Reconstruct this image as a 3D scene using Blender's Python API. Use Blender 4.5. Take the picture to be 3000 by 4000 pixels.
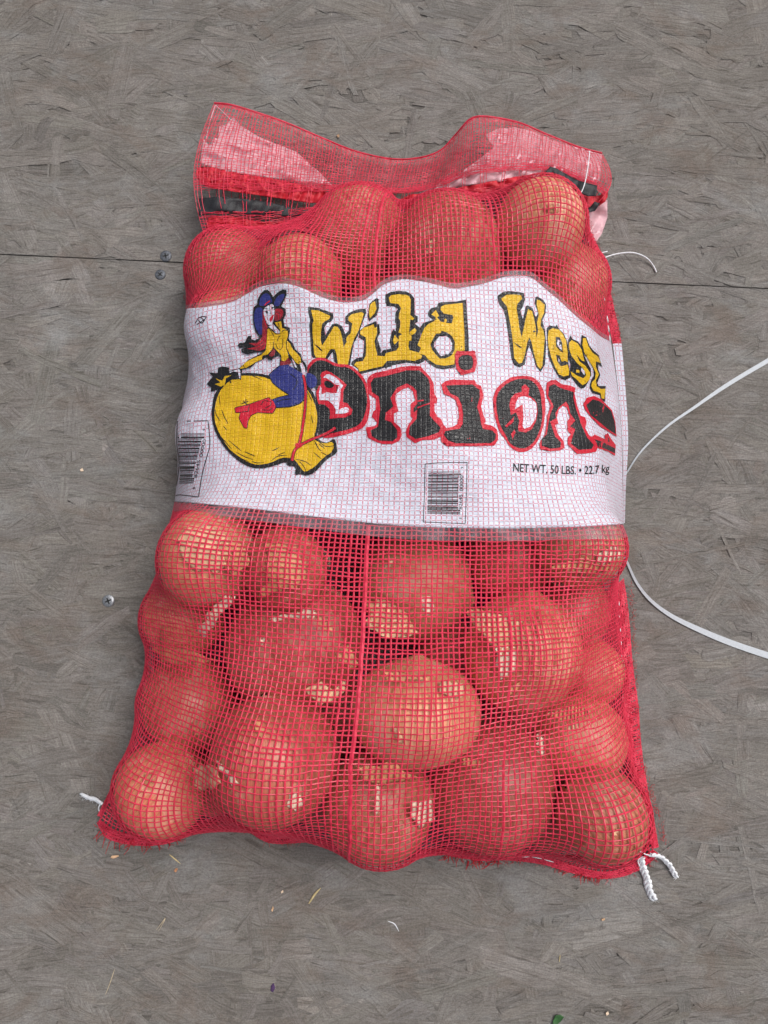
import bpy, bmesh, math, random
import numpy as np
from mathutils import Vector, Matrix
from mathutils.bvhtree import BVHTree
from mathutils.geometry import delaunay_2d_cdt

random.seed(7)
rng = np.random.default_rng(7)
scene = bpy.context.scene
for o in list(bpy.data.objects):
    bpy.data.objects.remove(o)
col = scene.collection

# ------------------------------------------------------------------ camera
H = 0.72                      # camera height above the floor
TILT = math.radians(4.0)      # the phone leans a little forward
FOC = 2773.0                  # focal length in pixels of a 3000 x 4000 frame
CAM = np.array((0.0, -H * math.tan(TILT), H))
cd = bpy.data.cameras.new('camera')
cd.sensor_fit = 'HORIZONTAL'
cd.sensor_width = 36.0
cd.lens = 36.0 * FOC / 3000.0
cd.clip_start = 0.01
cd.clip_end = 100.0
cam = bpy.data.objects.new('camera', cd)
cam.location = CAM
cam.rotation_euler = (TILT, 0, 0)
col.objects.link(cam)
scene.camera = cam

# ------------------------------------------------------------------ light
SUN_EL, SUN_AZ = math.radians(56), math.radians(50)
world = bpy.data.worlds.new('World')
scene.world = world
world.use_nodes = True
wn = world.node_tree
wn.nodes.clear()
sky = wn.nodes.new('ShaderNodeTexSky')
sky.sky_type = 'NISHITA'
sky.sun_disc = False
sky.sun_elevation = SUN_EL
sky.sun_rotation = SUN_AZ
sky.air_density = 1.0
sky.dust_density = 6.0
sky.ozone_density = 1.0
hs = wn.nodes.new('ShaderNodeHueSaturation')
hs.inputs['Saturation'].default_value = 0.34
bg = wn.nodes.new('ShaderNodeBackground')
bg.inputs['Strength'].default_value = 0.125
wo = wn.nodes.new('ShaderNodeOutputWorld')
wn.links.new(sky.outputs[0], hs.inputs['Color'])
wn.links.new(hs.outputs[0], bg.inputs['Color'])
wn.links.new(bg.outputs[0], wo.inputs[0])
sl = bpy.data.lights.new('sun', 'SUN')
sl.energy = 1.4
sl.angle = math.radians(28)
sl.color = (1.0, 0.97, 0.93)
sun = bpy.data.objects.new('sun', sl)
sun.rotation_euler = (math.pi / 2 - SUN_EL, 0, math.pi - SUN_AZ)
sun.location = (0, 0, 3)
col.objects.link(sun)

scene.view_settings.view_transform = 'Standard'
scene.view_settings.look = 'None'
scene.view_settings.gamma = 1.0
scene.view_settings.use_curve_mapping = False
scene.view_settings.exposure = 0.0
scene.cycles.use_denoising = True
scene.cycles.denoiser = 'OPENIMAGEDENOISE'
scene.cycles.denoising_prefilter = 'ACCURATE'
scene.cycles.max_bounces = 8
scene.cycles.transparent_max_bounces = 24

# ------------------------------------------------------------------ helpers
K = 3000.0 / 1659.0           # tracing scale (traced on a 1659 px wide view)
_c, _s = math.cos(TILT), math.sin(TILT)


def ray(px, py):
    """direction through a traced point (1659-wide units)"""
    x = (np.asarray(px, float) * K - 1500.0) / FOC
    y = (2000.0 - np.asarray(py, float) * K) / FOC
    z = -np.ones_like(x)
    return np.stack((x, y * _c - z * _s, y * _s + z * _c), -1)


def at(px, py, z):
    """the point of that ray at height z above the floor"""
    d = ray(px, py)
    t = (np.asarray(z, float) - CAM[2]) / d[..., 2]
    return CAM + d * t[..., None]


def proj(P):
    q = np.asarray(P) - CAM
    x = q[..., 0]
    y = q[..., 1] * _c + q[..., 2] * _s
    z = -q[..., 1] * _s + q[..., 2] * _c
    return np.stack(((x / -z * FOC + 1500) / K, (2000 - y / -z * FOC) / K), -1)


def tag(o, label=None, cat=None, group=None, kind=None):
    if label: o['label'] = label
    if cat: o['category'] = cat
    if group: o['group'] = group
    if kind: o['kind'] = kind
    return o


def empty(name, loc):
    o = bpy.data.objects.new(name, None)
    o.empty_display_size = 0.02
    o.location = loc
    col.objects.link(o)
    return o


def link(name, me, mat, parent=None, smooth=True):
    if mat is not None:
        me.materials.append(mat)
    if smooth and len(me.polygons):
        me.polygons.foreach_set('use_smooth', np.ones(len(me.polygons), bool))
    o = bpy.data.objects.new(name, me)
    col.objects.link(o)
    if parent is not None:
        o.parent = parent
        if parent.type == 'EMPTY':
            o.matrix_parent_inverse = Matrix.Translation(-Vector(parent.location))
    return o


def mesh(name, V, F, uv=None):
    me = bpy.data.meshes.new(name)
    V = np.asarray(V, float)
    me.from_pydata(V.tolist(), [], [list(map(int, f)) for f in F])
    if uv is not None:
        l = me.uv_layers.new(name='cells')
        li = np.empty(len(me.loops), np.int32)
        me.loops.foreach_get('vertex_index', li)
        l.data.foreach_set('uv', np.asarray(uv, float)[li].ravel())
    me.update()
    return me


class MB:
    def __init__(self):
        self.V, self.F, self.n = [], [], 0

    def add(self, V, F):
        V = np.asarray(V, float)
        F = np.asarray(F, int)
        self.V.append(V)
        self.F.extend((F + self.n).tolist())
        self.n += len(V)

    def tube(self, pts, rad, sides=5, up=None, flat=1.0, cap=True):
        P = np.asarray(pts, float)
        n = len(P)
        rad = np.broadcast_to(np.asarray(rad, float), (n,))
        T = np.gradient(P, axis=0)
        T /= np.linalg.norm(T, axis=1)[:, None] + 1e-12
        if up is None:
            up = np.tile(np.array((0, 0, 1.0)), (n, 1))
            bad = np.abs(T[:, 2]) > .95
            up[bad] = (1, 0, 0)
        S = np.cross(T, up)
        S /= np.linalg.norm(S, axis=1)[:, None] + 1e-12
        U = np.cross(S, T)
        a = np.arange(sides) / sides * 2 * np.pi
        R = (P[:, None] + rad[:, None, None] * (np.cos(a)[None, :, None] * S[:, None] +
             flat * np.sin(a)[None, :, None] * U[:, None])).reshape(-1, 3)
        i = np.arange(n - 1)[:, None] * sides
        k = np.arange(sides)[None]
        k2 = (k + 1) % sides
        F = np.stack((i + k, i + k2, i + sides + k2, i + sides + k), -1).reshape(-1, 4)
        self.add(R, F)
        if cap and sides == 4:
            self.F.append([self.n - 4, self.n - 3, self.n - 2, self.n - 1])
            b = self.n - n * sides
            self.F.append([b + 3, b + 2, b + 1, b])

    def build(self, name, mat, parent=None, smooth=True):
        V = np.concatenate(self.V)
        return link(name, mesh(name, V, self.F), mat, parent, smooth)


def resample(pts, n):
    P = np.asarray(pts, float)
    d = np.concatenate(([0], np.cumsum(np.linalg.norm(np.diff(P, axis=0), axis=1))))
    t = np.linspace(0, d[-1], n)
    return np.stack([np.interp(t, d, P[:, k]) for k in range(P.shape[1])], -1)


def smooth_path(pts, n):
    """Catmull-Rom through the points, n samples evenly spaced"""
    P = np.asarray(pts, float)
    Q = np.concatenate((P[:1] * 2 - P[1:2], P, P[-1:] * 2 - P[-2:-1]))
    out = []
    for i in range(1, len(Q) - 2):
        for t in np.linspace(0, 1, 12, endpoint=False):
            a, b, c, d = Q[i - 1:i + 3]
            out.append(.5 * (2 * b + (c - a) * t + (2 * a - 5 * b + 4 * c - d) * t * t + (3 * b - a - 3 * c + d) * t ** 3))
    out.append(P[-1])
    return resample(out, n)


def path3(pts, n):
    """traced (x, y, height) points to a smooth path in space"""
    q = smooth_path(pts, n)
    return at(q[:, 0], q[:, 1], q[:, 2])


def inside(poly, pts):
    p = np.asarray(poly, float)
    x, y = pts[:, 0][:, None], pts[:, 1][:, None]
    a, b = p, np.roll(p, -1, 0)
    cond = (a[:, 1] > y) != (b[:, 1] > y)
    with np.errstate(divide='ignore', invalid='ignore'):
        xi = a[:, 0] + (y - a[:, 1]) * (b[:, 0] - a[:, 0]) / (b[:, 1] - a[:, 1])
    return (np.sum(cond & (x < xi), 1) % 2) == 1


def chaikin(p, k):
    p = np.asarray(p, float)
    for _ in range(k):
        q = np.roll(p, -1, 0)
        p = np.stack((.75 * p + .25 * q, .25 * p + .75 * q), 1).reshape(-1, 2)
    return p


def triangulate(poly, step):
    """traced outline -> (points, triangles) with inner points on a grid"""
    p = np.asarray(poly, float)
    pts = []
    for a, b in zip(p, np.roll(p, -1, 0)):
        n = max(1, int(np.linalg.norm(b - a) / step))
        for k in range(n):
            pts.append(a + (b - a) * k / n)
    pts = np.array(pts)
    nb = len(pts)
    x0, y0 = pts.min(0)
    x1, y1 = pts.max(0)
    gx, gy = np.meshgrid(np.arange(x0 + step / 2, x1, step), np.arange(y0 + step / 2, y1, step))
    g = np.stack((gx.ravel(), gy.ravel()), -1)
    if len(g):
        g = g[inside(p, g)]
        if len(g):
            d = np.min(np.linalg.norm(g[:, None] - pts[None], axis=2), 1)
            g = g[d > step * .45]
    allp = np.concatenate((pts, g)) if len(g) else pts
    edges = [(i, (i + 1) % nb) for i in range(nb)]
    r = delaunay_2d_cdt([Vector(q) for q in allp], edges, [], 0, 1e-5)
    V = np.array([tuple(v) for v in r[0]])
    F = np.array([f for f in r[2] if len(f) == 3])
    cen = V[F].mean(1)
    return V, F[inside(p, cen)]


# ------------------------------------------------------------------ node helpers
class Mat:
    def __init__(self, name):
        self.m = bpy.data.materials.new(name)
        self.m.use_nodes = True
        self.t = self.m.node_tree
        self.b = self.t.nodes['Principled BSDF']
        self.out = self.t.nodes['Material Output']

    def n(self, kind, **kw):
        nd = self.t.nodes.new(kind)
        for k, v in kw.items():
            setattr(nd, k, v)
        return nd

    def l(self, a, b):
        self.t.links.new(a, b)

    def val(self, sock, v):
        if hasattr(v, 'links') or isinstance(v, bpy.types.NodeSocket):
            self.l(v, sock)
        else:
            sock.default_value = v

    def math(self, op, a, b=0.0, c=None, clamp=False):
        nd = self.n('ShaderNodeMath', operation=op, use_clamp=clamp)
        self.val(nd.inputs[0], a)
        self.val(nd.inputs[1], b)
        if c is not None:
            self.val(nd.inputs[2], c)
        return nd.outputs[0]

    def noise(self, vec, scale, detail=3, rough=.5, dist=0.0):
        nd = self.n('ShaderNodeTexNoise')
        if vec is not None:
            self.l(vec, nd.inputs['Vector'])
        nd.inputs['Scale'].default_value = scale
        nd.inputs['Detail'].default_value = detail
        nd.inputs['Roughness'].default_value = rough
        nd.inputs['Distortion'].default_value = dist
        return nd.outputs[0]

    def mapping(self, vec, scale=(1, 1, 1), loc=(0, 0, 0), rot=(0, 0, 0)):
        nd = self.n('ShaderNodeMapping')
        self.l(vec, nd.inputs[0])
        nd.inputs['Scale'].default_value = scale
        nd.inputs['Location'].default_value = loc
        nd.inputs['Rotation'].default_value = rot
        return nd.outputs[0]

    def ramp(self, fac, stops, interp='LINEAR'):
        nd = self.n('ShaderNodeValToRGB')
        nd.color_ramp.interpolation = interp
        e = nd.color_ramp.elements
        while len(e) < len(stops):
            e.new(.5)
        for k, (p, c) in enumerate(stops):
            e[k].position = p
            e[k].color = (*c, 1) if len(c) == 3 else c
        self.l(fac, nd.inputs[0])
        return nd.outputs[0]

    def mix(self, fac, a, b, blend='MIX'):
        nd = self.n('ShaderNodeMix', data_type='RGBA', blend_type=blend)
        self.val(nd.inputs[0], fac)
        for s, v in ((nd.inputs[6], a), (nd.inputs[7], b)):
            if isinstance(v, bpy.types.NodeSocket):
                self.l(v, s)
            else:
                s.default_value = (*v, 1)
        return nd.outputs[2]

    def bump(self, h, strength, dist):
        nd = self.n('ShaderNodeBump')
        nd.inputs['Strength'].default_value = strength
        nd.inputs['Distance'].default_value = dist
        self.l(h, nd.inputs['Height'])
        self.l(nd.outputs[0], self.b.inputs['Normal'])

    def set(self, color=None, rough=None, **kw):
        if color is not None:
            if isinstance(color, bpy.types.NodeSocket):
                self.l(color, self.b.inputs['Base Color'])
            else:
                self.b.inputs['Base Color'].default_value = (*color, 1)
        if rough is not None:
            self.val(self.b.inputs['Roughness'], rough)
        for k, v in kw.items():
            self.val(self.b.inputs[k.replace('_', ' ')], v)
        return self

# ------------------------------------------------------------------ materials
def plain(name, color, rough=.6, var=.12, scale=60, bump=0, **kw):
    M = Mat(name)
    tc = M.n('ShaderNodeTexCoord').outputs['Object']
    f = M.noise(tc, scale, 4)
    lo = tuple(max(0, c * (1 - var * 1.6)) for c in color)
    hi = tuple(min(1, c * (1 + var * 1.6)) for c in color)
    M.set(M.ramp(f, [(.25, lo), (.75, hi)]), rough, **kw)
    if bump:
        M.bump(M.noise(tc, scale * 4, 3), bump, .001)
    return M.m


def osb_material():
    M = Mat('weathered_strand_board')
    uvn = M.n('ShaderNodeUVMap', uv_map='cells').outputs[0]
    at_ = M.n('ShaderNodeAttribute', attribute_name='shade')
    obj = M.n('ShaderNodeTexCoord').outputs['Object']
    wob = M.n('ShaderNodeVectorMath', operation='ADD')
    nz = M.n('ShaderNodeTexNoise')
    M.l(M.mapping(uvn, (30, 60, 1)), nz.inputs['Vector'])
    nz.inputs['Scale'].default_value = 1
    sc = M.n('ShaderNodeVectorMath', operation='SCALE')
    M.l(nz.outputs['Color'], sc.inputs[0])
    sc.inputs['Scale'].default_value = .006
    M.l(uvn, wob.inputs[0])
    M.l(sc.outputs[0], wob.inputs[1])
    w = wob.outputs[0]
    g1 = M.noise(M.mapping(w, (14, 380, 1)), 1, 5, .68)
    g2 = M.noise(M.mapping(w, (40, 1000, 1)), 1, 3, .65)
    g3 = M.noise(M.mapping(w, (9, 150, 1)), 1, 2)
    big = M.noise(obj, 3.2, 3)
    med = M.noise(obj, 24, 4, .6)
    fine = M.noise(obj, 700, 2)
    ow = M.n('ShaderNodeVectorMath', operation='ADD')
    n3 = M.n('ShaderNodeTexNoise')
    M.l(obj, n3.inputs['Vector'])
    n3.inputs['Scale'].default_value = 14
    n3.inputs['Detail'].default_value = 3
    s3 = M.n('ShaderNodeVectorMath', operation='SCALE')
    M.l(n3.outputs['Color'], s3.inputs[0])
    s3.inputs['Scale'].default_value = .035
    M.l(obj, ow.inputs[0])
    M.l(s3.outputs[0], ow.inputs[1])
    fib = M.noise(M.mapping(ow.outputs[0], (26, 420, 1)), 1, 4, .66)      # weathered fibre running along the board
    crk = M.noise(M.mapping(w, (22, 260, 1), (3, 9, 0)), 1, 2, .5)
    crk2 = M.noise(M.mapping(ow.outputs[0], (30, 170, 1), (7, 2, 0)), 1, 3, .6)
    f = M.math('MULTIPLY', g1, .46)
    f = M.math('ADD', f, M.math('MULTIPLY', g2, .26))
    f = M.math('ADD', f, M.math('MULTIPLY', g3, .12))
    f = M.math('ADD', f, M.math('MULTIPLY', fib, .16))
    base = M.ramp(f, [(.33, (.058, .051, .045)), (.42, (.144, .129, .116)), (.50, (.203, .187, .172)),
                      (.60, (.252, .237, .223)), (.78, (.33, .317, .304))])
    base = M.mix(1.0, base, at_.outputs['Color'], 'MULTIPLY')
    base = M.mix(.22, base, (.185, .170, .156))
    wear = M.noise(M.mapping(obj, (9, 17, 1), (1.3, .2, 0)), 1, 5, .68, .5)
    base = M.mix(M.ramp(wear, [(.55, (0, 0, 0)), (.66, (.5, .5, .5))]), base, (.262, .262, .258))
    brown = M.noise(M.mapping(obj, (13, 22, 1), (7.3, 2.2, 0)), 1, 4, .65, .6)
    base = M.mix(M.ramp(brown, [(.54, (0, 0, 0)), (.68, (.55, .55, .55))]), base, (.165, .130, .108))
    dk = M.ramp(crk, [(.27, (.42, .40, .38)), (.36, (1, 1, 1))])
    base = M.mix(.6, base, dk, 'MULTIPLY')
    dk2 = M.ramp(crk2, [(.28, (.45, .43, .41)), (.37, (1, 1, 1))])
    base = M.mix(.6, base, dk2, 'MULTIPLY')
    tone = M.ramp(big, [(.3, (.93, .92, .91)), (.7, (1.04, 1.06, 1.08))])
    base = M.mix(1.0, base, tone, 'MULTIPLY')
    tone2 = M.ramp(med, [(.3, (.86, .85, .84)), (.7, (1.10, 1.10, 1.10))])
    base = M.mix(1.0, base, tone2, 'MULTIPLY')
    tone3 = M.ramp(fine, [(.3, (.80, .80, .80)), (.7, (1.18, 1.18, 1.18))])
    base = M.mix(1.0, base, tone3, 'MULTIPLY')
    M.set(base, .82, Specular_IOR_Level=.25)
    h = M.math('ADD', M.math('MULTIPLY', g1, .6), M.math('MULTIPLY', fib, .7))
    h = M.math('ADD', h, M.math('MULTIPLY', M.math('MINIMUM', crk, .36), 2.0))
    M.bump(h, 1.0, .0016)
    return M.m


def thread_material(name, a, b, rough=.42, trans=.0):
    M = Mat(name)
    obj = M.n('ShaderNodeTexCoord').outputs['Object']
    f = M.noise(obj, 160, 3)
    M.set(M.ramp(f, [(.3, a), (.7, b)]), rough, Specular_IOR_Level=.45)
    if trans:
        tr = M.n('ShaderNodeBsdfTranslucent')
        tr.inputs[0].default_value = (*b, 1)
        mx = M.n('ShaderNodeMixShader')
        mx.inputs[0].default_value = trans
        M.l(M.b.outputs[0], mx.inputs[1])
        M.l(tr.outputs[0], mx.inputs[2])
        M.l(mx.outputs[0], M.out.inputs[0])
    return M.m


def print_material(name, color, line, line_amt, rough=.27, dirt=.06, lw=.13):
    """printed plastic film laminated on the net: thread grid shows as dashes and relief"""
    M = Mat(name)
    uv = M.n('ShaderNodeUVMap', uv_map='cells').outputs[0]
    wob = M.n('ShaderNodeTexNoise')
    M.l(M.mapping(uv, (.9, .9, 1)), wob.inputs['Vector'])
    wob.inputs['Scale'].default_value = 1.3
    wob.inputs['Detail'].default_value = 2
    sub = M.n('ShaderNodeVectorMath', operation='SUBTRACT')
    M.l(wob.outputs['Color'], sub.inputs[0])
    sub.inputs[1].default_value = (.5, .5, .5)
    sc = M.n('ShaderNodeVectorMath', operation='SCALE')
    M.l(sub.outputs[0], sc.inputs[0])
    sc.inputs['Scale'].default_value = .26
    ad = M.n('ShaderNodeVectorMath', operation='ADD')
    M.l(uv, ad.inputs[0])
    M.l(sc.outputs[0], ad.inputs[1])
    sp = M.n('ShaderNodeSeparateXYZ')
    M.l(ad.outputs[0], sp.inputs[0])
    U, V = sp.outputs[0], sp.outputs[1]

    def dist(c):
        return M.math('ABSOLUTE', M.math('SUBTRACT', M.math('FRACT', c), .5))
    du, dv = dist(U), dist(V)
    # broken lines: a thread dips behind the film at every second crossing
    brk_u = M.noise(M.mapping(uv, (1.0, .62, 1)), 1.0, 1)
    brk_v = M.noise(M.mapping(uv, (.62, 1.0, 1), (31, 7, 0)), 1.0, 1)
    lu = M.math('LESS_THAN', du, lw * .55)
    lv = M.math('LESS_THAN', dv, lw * .45)
    lu = M.math('MULTIPLY', lu, M.math('GREATER_THAN', dv, .10))
    lv = M.math('MULTIPLY', lv, M.math('GREATER_THAN', du, .09))
    lu = M.math('MULTIPLY', lu, M.math('ADD', .55, M.math('MULTIPLY', .45, M.math('GREATER_THAN', brk_u, .44))))
    lv = M.math('MULTIPLY', lv, M.math('ADD', .45, M.math('MULTIPLY', .5, M.math('GREATER_THAN', brk_v, .47))))
    ln = M.math('MAXIMUM', lu, lv)
    fine = M.noise(M.mapping(uv, (2.2, 2.2, 1)), 1.0, 4, .6)
    lo = tuple(c * (1 - dirt * 2) for c in color)
    hi = tuple(min(1, c * (1 + dirt)) for c in color)
    base = M.ramp(fine, [(.3, lo), (.7, hi)])
    base = M.mix(M.math('MULTIPLY', ln, line_amt), base, line)
    M.set(base, rough, Specular_IOR_Level=.5)
    # relief: pillows between the threads, fine crinkles across
    pil = M.math('MULTIPLY', M.math('SMOOTH_MIN', du, .16, .08), M.math('SMOOTH_MIN', dv, .16, .08))
    pil = M.math('MULTIPLY', pil, -26.0)
    crk = M.noise(M.mapping(uv, (.55, 2.6, 1)), 1.0, 4, .62, .6)
    crk2 = M.noise(M.mapping(uv, (.16, .2, 1)), 1.0, 2)
    h = M.math('ADD', M.math('MULTIPLY', pil, .55), M.math('MULTIPLY', crk, 1.3))
    h = M.math('ADD', h, M.math('MULTIPLY', crk2, 2.6))
    M.bump(h, .62, .0012)
    return M.m


def film_material(name, color, opacity, rough=.3):
    M = Mat(name)
    obj = M.n('ShaderNodeTexCoord').outputs['Object']
    M.set(color, rough, Specular_IOR_Level=.5)
    f = M.noise(M.mapping(obj, (60, 140, 60)), 1, 3)
    M.bump(f, .5, .002)
    tr = M.n('ShaderNodeBsdfTransparent')
    mx = M.n('ShaderNodeMixShader')
    fac = M.math('ADD', opacity - .35, M.math('MULTIPLY', M.noise(obj, 45, 3, .6), .7), clamp=True)
    M.l(fac, mx.inputs[0])
    M.l(tr.outputs[0], mx.inputs[1])
    M.l(M.b.outputs[0], mx.inputs[2])
    M.l(mx.outputs[0], M.out.inputs[0])
    return M.m


def onion_material(name, dark, mid, light, patch):
    M = Mat(name)
    obj = M.n('ShaderNodeTexCoord').outputs['Object']
    oi = M.n('ShaderNodeObjectInfo')
    # direction around the axis, so streaks run from neck to root
    flat = M.n('ShaderNodeVectorMath', operation='MULTIPLY')
    M.l(obj, flat.inputs[0])
    flat.inputs[1].default_value = (1, 1, 0)
    nr = M.n('ShaderNodeVectorMath', operation='NORMALIZE')
    M.l(flat.outputs[0], nr.inputs[0])
    s = M.n('ShaderNodeSeparateXYZ')
    M.l(obj, s.inputs[0])
    zc = M.n('ShaderNodeCombineXYZ')
    M.l(M.math('MULTIPLY', s.outputs[2], 9.0), zc.inputs[2])
    off = M.n('ShaderNodeVectorMath', operation='ADD')
    M.l(nr.outputs[0], off.inputs[0])
    M.l(zc.outputs[0], off.inputs[1])
    rnd = M.n('ShaderNodeCombineXYZ')
    M.l(M.math('MULTIPLY', oi.outputs['Random'], 40.0), rnd.inputs[2])
    off2 = M.n('ShaderNodeVectorMath', operation='ADD')
    M.l(off.outputs[0], off2.inputs[0])
    M.l(rnd.outputs[0], off2.inputs[1])
    streak = M.noise(M.mapping(off2.outputs[0], (11, 11, 1.2)), 1, 4, .6)
    veins = M.noise(M.mapping(off2.outputs[0], (34, 34, .8)), 1, 2, .5)
    o2 = M.n('ShaderNodeVectorMath', operation='ADD')
    M.l(obj, o2.inputs[0])
    M.l(rnd.outputs[0], o2.inputs[1])
    blot = M.noise(o2.outputs[0], 34, 4, .6, .4)
    speck = M.noise(o2.outputs[0], 260, 3, .6)
    f = M.math('ADD', M.math('MULTIPLY', streak, .6), M.math('MULTIPLY', veins, .4))
    c = M.ramp(f, [(.28, dark), (.5, mid), (.72, light)])
    c = M.mix(M.math('MULTIPLY', M.math('GREATER_THAN', blot, .585), .55), c, patch)
    c = M.mix(M.math('MULTIPLY', M.math('GREATER_THAN', speck, .66), .35), c, (.16, .07, .03))
    shade = M.ramp(oi.outputs['Random'], [(0, (.76, .72, .72)), (1, (1.14, 1.14, 1.10))])
    c = M.mix(1.0, c, shade, 'MULTIPLY')
    M.set(c, .40, Specular_IOR_Level=.5)
    M.bump(M.math('ADD', f, M.math('MULTIPLY', blot, .6)), .35, .0015)
    return M.m


OSB = osb_material()
CORE = plain('board_edge', (.05, .04, .034), .95)
RED = thread_material('red_net', (.54, .016, .046), (.77, .044, .098), .40, .05)
RED_HEM = thread_material('red_hem_fabric', (.42, .006, .016), (.62, .014, .034), .6)
RED_DEEP = thread_material('dark_red_binding', (.30, .004, .012), (.45, .008, .024), .55)
WHITE = print_material('white_label_film', (.68, .72, .83), (.60, .06, .12), .72, lw=.21)
P_BLACK = print_material('black_ink', (.012, .012, .014), (.03, .025, .03), .5, .15)
P_YEL = print_material('yellow_ink', (.73, .45, .008), (.62, .22, .010), .55, .3)
P_RED = print_material('red_ink', (.60, .012, .035), (.42, .008, .03), .5, .26)
P_BLUE = print_material('blue_ink', (.030, .036, .205), (.03, .03, .12), .4, .26)
P_MAROON = print_material('maroon_ink', (.26, .02, .03), (.2, .015, .02), .5, .26)
CLEAR = film_material('clear_film', (.36, .33, .37), .24)
PINK = film_material('pink_film', (.86, .52, .58), .66, .3)
BLACKTAPE = plain('black_drawstring', (.011, .012, .016), .55, .3, 300, .4)
COTTON = plain('white_cotton', (.80, .82, .86), .85, .06, 400, .3)
STRAPM = plain('white_strap', (.50, .535, .575), .5, .05, 500, .25)
ON_A = onion_material('onion_skin_copper', (.34, .098, .052), (.64, .232, .135), (.82, .42, .26), (.82, .47, .33))
ON_B = onion_material('onion_skin_brown', (.28, .070, .044), (.50, .150, .098), (.66, .275, .185), (.70, .33, .24))
ON_C = onion_material('onion_skin_pale', (.48, .185, .09), (.77, .375, .21), (.88, .56, .36), (.88, .60, .45))
PEEL = plain('loose_onion_skin', (.62, .39, .23), .6, .3, 120, .4)
PEEL_W = plain('pale_onion_skin', (.70, .55, .41), .6, .25, 120, .4)
PEEL_R = plain('russet_onion_skin', (.54, .25, .12), .55, .3, 90, .4)
ROOT = plain('dry_root', (.52, .43, .31), .8, .3, 200)
ZINC = plain('zinc_screw', (.33, .34, .36), .38, .2, 700, .2, Metallic=.75)
RUSTY = plain('weathered_screw', (.13, .14, .16), .5, .35, 500, .4, Metallic=.6)
PIT = plain('screw_recess', (.03, .03, .032), .6)
STRAW = plain('dry_straw', (.62, .50, .26), .7, .2, 200)
GREEN = plain('green_leaf', (.035, .11, .03), .5, .3, 150)
PURPLE = plain('purple_stain', (.06, .025, .09), .7, .3, 300)

# ------------------------------------------------------------------ floor
# seam between the two boards, traced
sa, sb = at(0, 550, 0), at(1659, 624, 0)
sdir = (sb - sa)[:2] / np.linalg.norm((sb - sa)[:2])
snor = np.array((-sdir[1], sdir[0]))
if snor[1] < 0: snor = -snor
SANG = math.atan2(sdir[1], sdir[0])
GAP = .00035


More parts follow.
